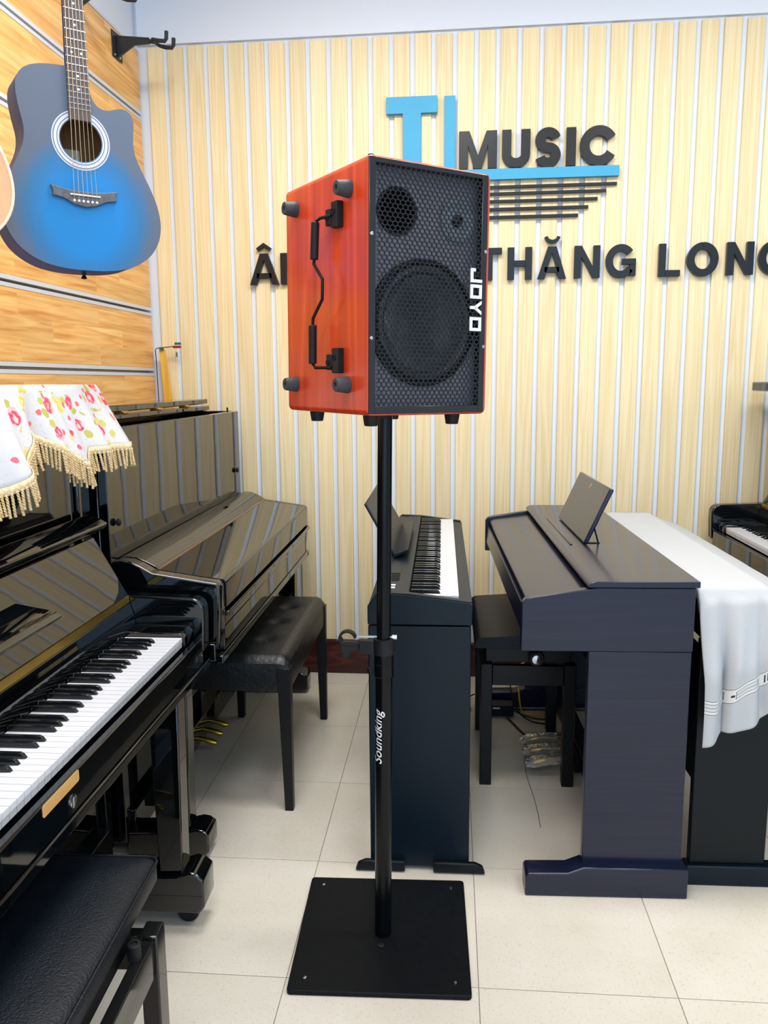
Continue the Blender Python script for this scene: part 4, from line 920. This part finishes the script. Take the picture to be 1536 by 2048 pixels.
# hollow shell open at the front, outline rounded
outer = rrect(-hx, 0, hx, SH, 0.013, 5); inner = rrect(-hx+0.009, 0.009, hx-0.009, SH-0.009, 0.006, 5); n = len(outer)
vs = [(x, -hy, z) for x, z in outer]+[(x, hy, z) for x, z in outer]+[(x, -hy, z) for x, z in inner]+[(x, hy-0.01, z) for x, z in inner]
fs = []
for i in range(n):
    j = (i+1) % n
    fs += [(i, i+n, j+n, j), (i, j, j+2*n, i+2*n), (i+2*n, j+2*n, j+3*n, i+3*n)]
fs += [tuple(range(2*n-1, n-1, -1)), tuple(range(3*n, 4*n))]
cab.add(vs, fs[:0]); cab.f = []; cab.m = []; cab.v = [tuple(q) for q in vs]; cab.f = [tuple(f) for f in fs]; cab.m = [1 if all(i >= 2*n for i in f) else 0 for f in cab.f]; cabinet = cab.build('cabinet', ['cherry', 'grille_frame'], spk, bevel=0.004, smooth=True)
# baffle and drivers
BY = -hy+0.032
bx0_, bx1_, bz0_, bz1_ = -hx+0.0095, hx-0.0095, 0.0095, SH-0.0095; wx, wz = 0.158-hx, 0.197
def holed(m_, rx0, rz0, rx1, rz1, hcx, hcz, hr_):
    """flat rectangle with a round hole and the hole's wall"""
    angs = sorted([2*PI*i/64 for i in range(64)]+[math.atan2(zc-hcz, xc-hcx) % (2*PI) for xc in (rx0, rx1) for zc in (rz0, rz1)])
    oc = []; rc_ = []
    for a in angs:
        ca_, sa_ = math.cos(a), math.sin(a); tt = min(((rx1 if ca_ > 0 else rx0)-hcx)/ca_ if abs(ca_) > 1e-6 else 9, ((rz1 if sa_ > 0 else rz0)-hcz)/sa_ if abs(sa_) > 1e-6 else 9)
        oc.append((hcx+ca_*hr_, BY, hcz+sa_*hr_)); rc_.append((hcx+ca_*tt, BY, hcz+sa_*tt))
    k_ = len(angs); m_.add(oc+rc_+[(x, BY+0.012, z) for x, _, z in oc], [(i, (i+1) % k_, k_+(i+1) % k_, k_+i) for i in range(k_)]+[(i, 2*k_+i, 2*k_+(i+1) % k_, (i+1) % k_) for i in range(k_)])
ptx, ptz = 0.090-hx, 0.424
baf = MB(); holed(baf, bx0_, bz0_, bx1_, 0.345, wx, wz, 0.126); holed(baf, bx0_, 0.345, bx1_, bz1_, ptx, ptz, 0.0445)
baffle = baf.build('baffle', 'baffle', spk)
def lo(x, z): return (x-hx, z)      # front-face coordinates measured from the near lower corner
MB().lathe([(0.0505, 0.0004), (0.050, 0.003), (0.043, 0.002), (0.0425, 0.0), (0.0425, -0.11)], 40, (ptx, BY, ptz), (0, -1, 0), caps=False).build('port_ring', 'rubber_black', spk, smooth=30)
x, z = lo(0.246, 0.420)
tw = MB().lathe([(0.046, 0.0), (0.046, 0.006), (0.040, 0.008), (0.036, 0.005), (0.030, 0.001), (0.018, 0.0015), (0.014, 0.001)], 40, (x, BY, z), (0, -1, 0)).build('tweeter', 'cone_paper', spk, smooth=30)
MB().lathe([(0.014, 0.001), (0.012, 0.006), (0.006, 0.009), (0, 0.010)], 24, (x, BY, z), (0, -1, 0)).build('tweeter_dome', 'rubber_black', tw, smooth=True)
x, z = wx, wz
wf = MB().lathe([(0.136, 0.0), (0.136, 0.008), (0.128, 0.010), (0.124, 0.006)], 56, (x, BY, z), (0, -1, 0)).build('woofer', 'rubber_black', spk, smooth=30)
MB().lathe([(0.124, 0.006), (0.120, 0.014), (0.113, 0.017), (0.106, 0.014), (0.102, 0.007)], 56, (x, BY, z), (0, -1, 0)).build('surround', 'surround_rubber', wf, smooth=True)
MB().lathe([(0.103, 0.007), (0.099, 0.001), (0.036, -0.048)], 56, (x, BY, z), (0, -1, 0)).build('cone', 'cone_paper', wf, smooth=True)
MB().lathe([(0.037, -0.0475), (0.034, -0.034), (0.025, -0.026), (0.012, -0.022), (0, -0.021)], 36, (x, BY, z), (0, -1, 0)).build('dust_cap', 'cap_grey', wf, smooth=True)
# perforated steel grille: honeycomb of real holes, plus its plain frame
GYF = -hy-0.0015; a_, R_, r_ = 0.01235, 0.0058, 0.0028
gx0, gz0 = -hx+0.0165, 0.0165; nc = 22; nr = 57
g = MB(); sc = 0.80
def hexp(cx, cz_, s): return [(cx, cz_+R_*s), (cx-a_/2*s, cz_+r_*s), (cx-a_/2*s, cz_-r_*s), (cx, cz_-R_*s), (cx+a_/2*s, cz_-r_*s), (cx+a_/2*s, cz_+r_*s)]
for j in range(nr):
    for i in range(nc+(0 if j % 2 == 0 else 0)):
        cx = gx0+a_/2+i*a_+(a_/2 if j % 2 else 0); cz_ = gz0+R_+j*(R_+r_)
        if cx > hx-0.012: continue
        po_ = hexp(cx, cz_, 1); pi_ = hexp(cx, cz_, sc)
        vs = [(x, GYF, z) for x, z in po_]+[(x, GYF, z) for x, z in pi_]+[(x, GYF+0.0022, z) for x, z in hexp(cx, cz_, sc*0.97)]
        fs = []
        for k in range(6):
            k2 = (k+1) % 6; fs += [(k, k2, 6+k2, 6+k), (6+k, 6+k2, 12+k2, 12+k)]
        g.add(vs, fs)
gz1 = gz0+(nr-1)*(R_+r_)+2*R_; gx1 = gx0+nc*a_+a_/2
grille = g.build('grille', 'grille_metal', spk)
fr = MB(); ins = 0.0006; ex0, ex1 = -hx+0.003, hx-0.008
fr.box((ex0, GYF-0.0012, 0.004), (gx0+0.002, GYF+0.012, SH-0.004)); fr.box((gx1-0.005, GYF-0.0012, 0.004), (ex1, GYF+0.012, SH-0.004))
fr.box((gx0+0.002, GYF-0.0012, 0.004), (gx1-0.005, GYF+0.012, gz0+0.0035)); fr.box((gx0+0.002, GYF-0.0012, gz1-0.0035), (gx1-0.005, GYF+0.012, SH-0.004))
fr.build('grille_frame', 'grille_frame', spk, bevel=0.0008, seg=1)
for (x, z) in ((0.0085, 0.367), (0.0085, 0.160), (0.300, 0.355), (0.300, 0.150)):
    x -= hx; MB().lathe([(0.0042, 0), (0.0036, 0.0022), (0.0018, 0.0030), (0, 0.0030)], 12, (x, GYF-0.0012, z), (0, -1, 0)).build('screw', 'chrome', spk, smooth=True)
# JOYO badge, reading downwards: letters drawn in (along, across) and turned
bd = MB(); bx0, bz0, bw = 0.2605-hx, 0.318, 0.031
bd.box((bx0-0.0015, GYF-0.0020, bz0-0.140), (bx0+bw+0.0015, GYF-0.0005, bz0+0.0015)) if False else None
def bar(u0, v0, u1, v1):    # u: along the word (down), v: across (0 = foot at left ... letter top at right side)
    bd.box((bx0+v0*bw, GYF-0.0034, bz0-u1), (bx0+v1*bw, GYF-0.0004, bz0-u0))
tq = 0.0066; LW = 0.030; gp = 0.0045; vt = tq/bw
u = 0.0                      # J : hook at its foot
bar(u, 0, u+tq, 0.42); bar(u+tq, 0, u+LW-tq, vt); bar(u+LW-tq, 0, u+LW, 1); bar(u+LW*0.45, 1-vt, u+LW-tq, 1) if False else None
for u in (LW+gp, 3*(LW+gp)+0.001):
    bar(u, 0, u+LW, vt); bar(u, 1-vt, u+LW, 1); bar(u, vt, u+tq, 1-vt); bar(u+LW-tq, vt, u+LW, 1-vt)
u = 2*(LW+gp)
def ybar(P):
    bd.prism([(bx0+v*bw, bz0-uu) for (uu, v) in P], GYF-0.0034, GYF-0.0004, 'y')
bar(u+LW/2-tq/2, 0, u+LW/2+tq/2, 0.48)
ybar([(u, 1), (u+tq*1.05, 1), (u+LW/2+tq/2, 0.48), (u+LW/2-tq/2, 0.40)]); ybar([(u+LW, 1), (u+LW-tq*1.05, 1), (u+LW/2-tq/2, 0.48), (u+LW/2+tq/2, 0.40)])
bd.build('badge', 'label_white', spk, label='white brand lettering reading downwards on the grille')
# rubber feet (side and bottom), handle
def foot(org, ax, parent):
    f = MB().lathe([(0.0180, 0), (0.0180, 0.006), (0.0145, 0.030), (0.0135, 0.0315), (0.0060, 0.0315), (0.005, 0.024), (0, 0.024)], 24, org, ax).build('rubber_foot', 'rubber', parent, smooth=30)
for (d, z) in ((0.075, 0.466), (0.332, 0.468), (0.340, 0.064), (0.082, 0.064)):
    foot((-hx, -hy+d, z), (-1, 0, 0), spk)
for (x, y) in ((-hx+0.045, -hy+0.06), (hx-0.05, -hy+0.06), (-hx+0.045, hy-0.07), (hx-0.05, hy-0.07)):
    MB().lathe([(0.018, 0), (0.0175, 0.006), (0.0145, 0.024), (0.012, 0.025), (0, 0.025)], 24, (x, y, 0.0), (0, 0, -1)).build('rubber_foot', 'rubber_black', spk, smooth=30)
sock = MB().lathe([(0.034, 0), (0.034, 0.004), (0.022, 0.006), (0.022, 0.0165), (0.0181, 0.0165)], 24, (-0.004, 0.0, 0.0), (0, 0, -1)).build('pole_socket', 'rubber_black', spk, smooth=30)
handle = MB()
path = [(0.124, 0.420, 0.016), (0.165, 0.420, 0.022), (0.181, 0.414, 0.026), (0.184, 0.335, 0.028), (0.186, 0.326, 0.028), (0.148, 0.290, 0.026), (0.150, 0.248, 0.026), (0.192, 0.210, 0.028), (0.194, 0.195, 0.028), (0.196, 0.110, 0.028), (0.188, 0.101, 0.025), (0.126, 0.101, 0.016)]
P3 = [(-hx-o_, -hy+d, z) for (d, z, o_) in path]
hd = handle.tube(P3, 0.0036, 10).build('handle', 'dp_dark', spk, smooth=True)
for a0, a1 in ((2, 3), (8, 9)): MB().tube([P3[a0], P3[a1]], 0.0092, 16).build('grip', 'rubber_black', hd, bevel=0.002)
for z in (0.421, 0.116):
    b_ = MB(); q = -hy+0.114
    b_.box((-hx-0.016, q-0.014, z-0.027), (-hx-0.0002, q+0.014, z+0.027)); b_.box((-hx-0.018, q+0.014, z-0.020), (-hx-0.004, q+0.036, z+0.014))
    br_ = b_.build('handle_bracket', 'rubber_black', spk, bevel=0.002)
    for yy, zz in ((q+0.002, z+0.006), (q+0.027, z-0.004)):
        MB().lathe([(0.0065, 0), (0.0065, 0.0022), (0.0050, 0.0022), (0.0046, 0.0003), (0, 0.0003)], 14, (-hx-(0.016 if yy < q+0.01 else 0.018), yy, zz), (-1, 0, 0)).build('bracket_hole', 'rubber_black', br_)
for (x, y) in ((-hx+0.02, -hy+0.02), (0.06, -hy+0.03)):
    MB().lathe([(0.007, 0), (0.006, 0.005), (0, 0.006)], 12, (x, y, SH)).build('top_stud', 'rubber_black', spk, smooth=True)

# ------------------------------------------------------------------ guitars
def body_outline(cut=True, sc=1.0):
    """half widths of a dreadnought, z up from the bridge (0); returns closed outline, treble on +x"""
    Lft = [(-0.185, 0.0), (-0.184, 0.055), (-0.178, 0.105), (-0.160, 0.152), (-0.120, 0.186), (-0.06, 0.197)]
    R_ = [(0, -0.182), (0.06, -0.180), (0.115, -0.168), (0.162, -0.138), (0.188, -0.098), (0.196, -0.055), (0.190, -0.01), (0.173, 0.035), (0.152, 0.075), (0.136, 0.110)]
    Rc = [(0.131, 0.140), (0.133, 0.170), (0.136, 0.195), (0.130, 0.216), (0.112, 0.226), (0.092, 0.222), (0.072, 0.214), (0.050, 0.216), (0.034, 0.232), (0.028, 0.255), (0.026, 0.300)]
    Rn = [(0.131, 0.140), (0.136, 0.190), (0.142, 0.230), (0.138, 0.260), (0.120, 0.284), (0.085, 0.297), (0.04, 0.301)]
    up = [(0.0, 0.303), (-0.04, 0.302), (-0.085, 0.298), (-0.122, 0.285), (-0.143, 0.260), (-0.147, 0.228), (-0.141, 0.185), (-0.132, 0.145)]
    lf = [(-x, z) for (x, z) in reversed(R_[1:])]
    pts = R_+(Rc if cut else Rn)+up+lf
    # smooth with Chaikin
    for _ in range(2):
        q = []
        for i in range(len(pts)):
            a, b_ = pts[i], pts[(i+1) % len(pts)]
            q += [(a[0]*0.75+b_[0]*0.25, a[1]*0.75+b_[1]*0.25), (a[0]*0.25+b_[0]*0.75, a[1]*0.25+b_[1]*0.75)]
        pts = q
    return [(x*sc, z*sc) for (x, z) in pts]
def guitar(name, label, loc, rz, top, side, cut=True, hz=0.133, detail=True, binding=None):
    """local: x to treble side, front faces -y, z up, origin at the saddle"""
    t = thing(name, label, 'guitar', loc, rz)
    D = 0.105; out = body_outline(cut); n = len(out); hr = 0.0505
    # top plate with a sound hole
    hole = [(hr*math.cos(2*PI*i/n-PI/2), hz+hr*math.sin(2*PI*i/n-PI/2)) for i in range(n)]
    m = MB(); vs = [(x, 0, z) for x, z in out]+[(x, 0, z) for x, z in hole]+[(x, 0.003, z) for x, z in hole]
    fs = []
    for i in range(n):
        j = (i+1) % n; fs += [(i, j, n+j, n+i), (n+i, n+j, 2*n+j, 2*n+i)]
    m.add(vs, fs); tp = m.build('top_plate', top, t)
    m = MB(); vs = [(x, 0, z) for x, z in out]+[(x, 0.004, z) for x, z in out]+[(x, D-0.004, z) for x, z in out]+[(x*0.985, D, z*0.985) for x, z in out]
    fs = []
    for k in range(3):
        for i in range(n):
            j = (i+1) % n; fs.append((k*n+i, k*n+n+i, k*n+n+j, k*n+j))
    fs.append(tuple(3*n+i for i in range(n)))
    m.add(vs, fs); m.build('body_shell', side, t, smooth=50)
    m = MB(); m.add([(x*0.97, D-0.006, z*0.97) for x, z in out], [tuple(range(n))]); m.build('back_inside', 'guitar_inside', t)
    if binding:
        pts = [(x, 0.0, z) for x, z in out]; pts.append(pts[0]); MB().tube(pts, 0.0032, 6, caps=False).build('binding', binding, t, smooth=True)
    # rosette
    for r0, r1, mt in ((0.0530, 0.0565, 'rosette_white'), (0.0565, 0.0720, 'rosette_blue'), (0.0590, 0.0655, 'rosette_white'), (0.0685, 0.0710, 'rosette_white')):
        m = MB(); k = 48; y0 = -0.0004 if mt == 'rosette_blue' else -0.0007
        m.add([(r0*math.cos(2*PI*i/k), y0, hz+r0*math.sin(2*PI*i/k)) for i in range(k)]+[(r1*math.cos(2*PI*i/k), y0, hz+r1*math.sin(2*PI*i/k)) for i in range(k)], [(i, (i+1) % k, k+(i+1) % k, k+i) for i in range(k)])
        m.f = [tuple(reversed(f)) for f in m.f]
        m.build('rosette_ring', mt, tp)
    SC = 0.650
    # neck, fretboard, frets
    zn = SC; zf = hz+0.045
    nk = MB(); nk.prism([(-0.0275, zf), (0.0275, zf), (0.0215, zn), (-0.0215, zn)], -0.0075, -0.0008, 'y'); fbd = nk.build('fretboard', 'fretboard', t, bevel=0.0008, seg=1)
    m = MB(); m.prism([(-0.026, 0.300), (0.026, 0.300), (0.0212, zn), (-0.0212, zn)], -0.0007, 0.018, 'y'); m.build('neck', side, t, bevel=0.008, seg=3)
    for f in range(1, 21):
        zz = SC*2**(-f/12)
        if zz < zf: break
        hw = 0.0215+(0.0275-0.0215)*(zn-zz)/(zn-zf); MB().box((-hw, -0.0086, zz-0.0009), (hw, -0.0074, zz+0.0009)).build('fret', 'chrome', fbd)
    for f in (3, 5, 7, 9, 12, 15, 17):
        zz = SC*(2**(-f/12)+2**(-(f-1)/12))/2
        for xx in ((0,) if f != 12 else (-0.0115, 0.0115)):
            MB().lathe([(0.0030, 0), (0, 0.0003)], 14, (xx, -0.0075, zz), (0, -1, 0)).build('fret_dot', 'pearl', fbd)
    m = MB(); m.prism([(-0.021, zn), (0.021, zn), (0.034, zn+0.03), (0.030, zn+0.17), (0.0, zn+0.185), (-0.030, zn+0.17), (-0.034, zn+0.03)], 0.0, 0.016, 'y'); hd_ = m.build('headstock', side, t, bevel=0.003)
    MB().box((-0.0215, -0.0105, zn), (0.0215, 0.0, zn+0.005)).build('nut', 'pearl', hd_)
    for sx in (-1, 1):
        for k in range(3):
            MB().lathe([(0.004, -0.012), (0.004, 0.0), (0.007, 0.002), (0.007, 0.018), (0.004, 0.02)], 12, (sx*0.033, 0.008, zn+0.05+k*0.045), (sx, 0, 0)).build('tuner', 'chrome', hd_, smooth=True)
    # bridge
    bo = [(-0.092, 0.020), (-0.085, 0.006), (-0.088, -0.006), (-0.060, -0.010), (-0.030, -0.024), (0, -0.029), (0.030, -0.024), (0.060, -0.010), (0.088, -0.006), (0.085, 0.006), (0.092, 0.020), (0.06, 0.014), (0.03, 0.010), (-0.03, 0.010), (-0.06, 0.014)]
    bo = [(x*0.9, z*0.95) for x, z in bo]
    bg_ = MB(); bg_.prism(bo, -0.008, -0.0005, 'y'); brd = bg_.build('bridge', 'bridge_grey', t, bevel=0.0015)
    MB().box((-0.037, -0.0115, -0.0015), (0.037, -0.0079, 0.0015)).build('saddle', 'pearl', brd)
    for k in range(6):
        xx = -0.0275+k*0.011
        MB().lathe([(0.0032, 0), (0.0032, 0.002), (0, 0.0045)], 10, (xx, -0.008, -0.0145), (0, -1, 0)).build('bridge_pin', 'pearl', brd, smooth=True)
        xn = -0.0175+k*0.007
        MB().tube([(xx, -0.0086, -0.012), (xx, -0.0118, 0.0), (xn, -0.0107, zn+0.002), (xn*1.1, -0.002, zn+0.06)], 0.0006 if k > 2 else 0.0008, 5).build('string', 'steel_string', t)
    MB().lathe([(0.006, 0), (0.004, 0.006), (0.008, 0.014), (0, 0.016)], 14, (0, D/2, -0.182), (0, 0, -1)).build('strap_button', 'rubber_black', t, smooth=True)
    if detail:
        m = MB(); m.box((-0.055, D-0.0075, hz-0.055), (0.02, D-0.0068, hz+0.0)); m.build('paper_label', 'paper_label', t)
    return t
GA = math.atan2(0.647, 0.763)
guitar('acoustic_guitar', 'blue burst cutaway acoustic guitar hanging by the oak wall', (-0.970, 2.062, 1.930), GA, 'blue_burst', 'guitar_side_blue')
guitar('acoustic_guitar', 'natural wood acoustic guitar with cream binding hanging beside the blue guitar', (-1.115, 1.60, 1.925), rad(44), 'guitar_natural', 'guitar_natural', cut=False, detail=False, binding='binding_cream')
def hanger(label, y, z, length, group=None, yaw=0.0):
    """slat-wall hanger; local +x away from the wall"""
    t = thing('guitar_hanger', label, 'guitar hanger', (XL+0.0022, y, z), yaw, 'guitar hangers on the oak wall')
    MB().box((0, -0.045, -0.055), (0.004, 0.045, 0.055)).build('wall_plate', 'hanger_black', t, bevel=0.0015)
    m = MB(); m.prism([(0.0045, 0.042), (length, 0.022), (length, -0.002), (0.085, -0.002), (0.0045, -0.048)], -0.007, 0.007, 'y'); m.build('arm', 'hanger_black', t, bevel=0.0015)
    for yy in (-0.022, 0.022): MB().lathe([(0.006, 0), (0.005, 0.003), (0, 0.004)], 10, (0.004, yy, -0.04), (1, 0, 0)).build('plate_screw', 'chrome', t)
    x = length
    yk = MB(); yk.tube([(x-0.002, 0, 0.010), (x+0.012, 0, 0.006), (x+0.03, 0.0, 0.004)], 0.0085, 10); yoke = yk.build('yoke', 'hanger_black', t, smooth=True)
    for s in (-1, 1):
        MB().tube([(x+0.022, s*0.0, 0.004), (x+0.030, s*0.034, 0.002), (x+0.055, s*0.036, -0.006), (x+0.085, s*0.036, -0.010), (x+0.093, s*0.036, 0.0), (x+0.095, s*0.036, 0.028)], [0.007, 0.0075, 0.0085, 0.0085, 0.0085, 0.0085], 10).build('prong', 'foam_black', t, smooth=True)
    return t
hanger('empty black guitar hanger near the corner of the slatted wall', 3.665, 2.912, 0.155, yaw=rad(-4))
hanger('empty black guitar hanger above the oak wall grooves beside the corner one', 3.27, 2.935, 0.155, yaw=rad(-4))
def long_hanger(label, gx, gy, gz, ang):
    """long arm from the oak wall; its fork faces the way the guitar faces and carries the head"""
    ux = Vector((math.cos(ang), math.sin(ang), 0)); nn = Vector((math.sin(ang), -math.cos(ang), 0))      # across the neck, out of the front
    yo = Vector((gx, gy, 0))-nn*0.062
    t = thing('guitar_hanger', label, 'guitar hanger', (XL+0.0022, yo.y, gz), 0, 'guitar hangers on the oak wall')
    L = yo.x-XL-0.0022; up = 0.34; org = Vector((XL+0.0022, yo.y, 0))
    MB().box((0, -0.05, up-0.065), (0.004, 0.05, up+0.065)).build('wall_plate', 'hanger_black', t, bevel=0.0015)
    MB().prism([(0.0038, up+0.05), (L, 0.022), (L, 0.0), (0.1, up-0.10), (0.0038, up-0.055)], -0.008, 0.008, 'y').build('arm', 'hanger_black', t, bevel=0.0015)
    for sg in (-1, 1):
        pts = []
        for a, b_, zz in ((0.0, -0.062, 0.010), (0.030, -0.050, 0.010), (0.0312, -0.03, 0.008), (0.0312, 0.0, 0.006), (0.0312, 0.030, 0.006), (0.0312, 0.036, 0.022)):
            q = Vector((gx, gy, 0))+ux*(sg*a)+nn*b_-org; pts.append((q.x, q.y, zz))
        MB().tube(pts, 0.007, 10).build('prong', 'foam_black', t, smooth=True)
long_hanger('long black wall hanger carrying the blue guitar by its head', -0.970, 2.062, 1.930+0.650+0.002, GA)
long_hanger('long black wall hanger carrying the natural guitar by its head', -1.115, 1.60, 1.925+0.650+0.002, rad(44))

# ------------------------------------------------------------------ small things
t = thing('wooden_strip', 'yellow wooden strip with a bent wire and clips leaning in the corner', 'wooden strip', (-1.43, 3.865, 1.398))
m = MB(); m.prism([(-0.030, -0.30), (0.022, -0.30), (-0.034, 0.226), (-0.062, 0.226)], 0, 0.012, 'y'); m.build('strip', 'yellow_wood', t, bevel=0.001, loc=(0, 0, 0))
MB().tube([(-0.075, 0.0, -0.03), (-0.077, 0.0, 0.14), (-0.079, 0.0, 0.225), (-0.072, -0.002, 0.232), (0.0, -0.006, 0.238), (0.045, -0.008, 0.241)], 0.0022, 8).build('wire', 'cable_black', t, smooth=True)
MB().box((-0.055, -0.012, 0.223), (-0.035, -0.002, 0.237)).build('clip', 'clip_green', t, bevel=0.001)
MB().box((0.022, -0.014, 0.247), (0.052, -0.002, 0.258)).build('clip', 'clip_green', t, bevel=0.001)
MB().box((0.014, -0.014, 0.231), (0.052, -0.002, 0.243)).build('clip', 'clip_red', t, bevel=0.001)
MB().box((0.026, -0.010, 0.19), (0.032, -0.004, 0.212)).build('clip_tail', 'bridge_grey', t)
# power adapter and cables under the bench
ad = thing('power_adapter', 'black power adapter box lying on the floor under the bench', 'power adapter', (0.150, 3.45, 0))
MB().box((-0.065, -0.03, 0.0), (0.060, 0.045, 0.048)).build('case', 'dp_dark', ad, bevel=0.004)
MB().box((-0.03, -0.0305, 0.034), (0.0, -0.0300, 0.041)).build('label_strip', 'label_white', ad)
def cable(pts, r, mt, label):
    c = bpy.data.curves.new('c', 'CURVE'); c.dimensions = '3D'; s = c.splines.new('NURBS'); s.points.add(len(pts)-1); s.use_endpoint_u = True; s.order_u = 4
    for q, p_ in zip(s.points, pts): q.co = (*p_, 1)
    tmp = bpy.data.objects.new('c', c); COL.objects.link(tmp); c.resolution_u = 5; c.bevel_depth = r; c.bevel_resolution = 2
    dg = bpy.context.evaluated_depsgraph_get(); me = bpy.data.meshes.new_from_object(tmp.evaluated_get(dg)); bpy.data.objects.remove(tmp); bpy.data.curves.remove(c)
    me.name = 'cable'; me.materials.clear(); me.materials.append(MATS[mt]); me.polygons.foreach_set('use_smooth', [True]*len(me.polygons))
    return link('cable', me, label=label, category='cable', group='cables under the bench')
cable([(0.43, 3.80, 0.10), (0.38, 3.74, 0.13), (0.30, 3.69, 0.165), (0.243, 3.63, 0.17), (0.234, 3.56, 0.155), (0.236, 3.50, 0.085), (0.243, 3.465, 0.006), (0.262, 3.44, 0.0045), (0.32, 3.43, 0.0045), (0.42, 3.45, 0.0045)], 0.004, 'yellow_cable', 'yellow cable looping over the floor by the power adapter')
cable([(0.207, 3.435, 0.03), (0.235, 3.42, 0.012), (0.29, 3.395, 0.004), (0.36, 3.40, 0.004), (0.395, 3.37, 0.004), (0.35, 3.345, 0.004), (0.29, 3.355, 0.004), (0.235, 3.385, 0.020), (0.205, 3.43, 0.075), (0.198, 3.50, 0.125), (0.192, 3.62, 0.12), (0.19, 3.80, 0.03)], 0.0035, 'cable_black', 'black cable tangle beside the yellow cable')
cable([(0.17, 3.422, 0.02), (0.18, 3.40, 0.006), (0.205, 3.34, 0.0045), (0.235, 3.25, 0.0045), (0.27, 3.18, 0.0045), (0.31, 3.15, 0.01), (0.345, 3.148, 0.03), (0.40, 3.15, 0.05)], 0.0042, 'cable_black', 'thick black cable running from the adapter towards the wrapped pedals')
cable([(0.207, 3.478, 0.012), (0.23, 3.492, 0.003), (0.30, 3.500, 0.003), (0.40, 3.505, 0.003), (0.50, 3.510, 0.003), (0.54, 3.512, 0.003)], 0.003, 'cable_black', 'thin black cable curving to the rosewood piano')
cable([(-0.02, 3.60, 0.03), (0.02, 3.52, 0.01), (0.03, 3.44, 0.005), (-0.02, 3.40, 0.005), (-0.06, 3.48, 0.006), (-0.02, 3.56, 0.012), (0.04, 3.62, 0.02)], 0.0035, 'cable_black', 'black cable coil behind the slim digital piano')
cable([(0.245, 3.18, 0.0015), (0.232, 3.02, 0.0012), (0.225, 2.92, 0.0012), (0.235, 2.80, 0.0012), (0.25, 2.66, 0.0012), (0.25, 2.52, 0.0012)], 0.0010, 'cable_black', 'hair thin dark cord lying on the tiles')
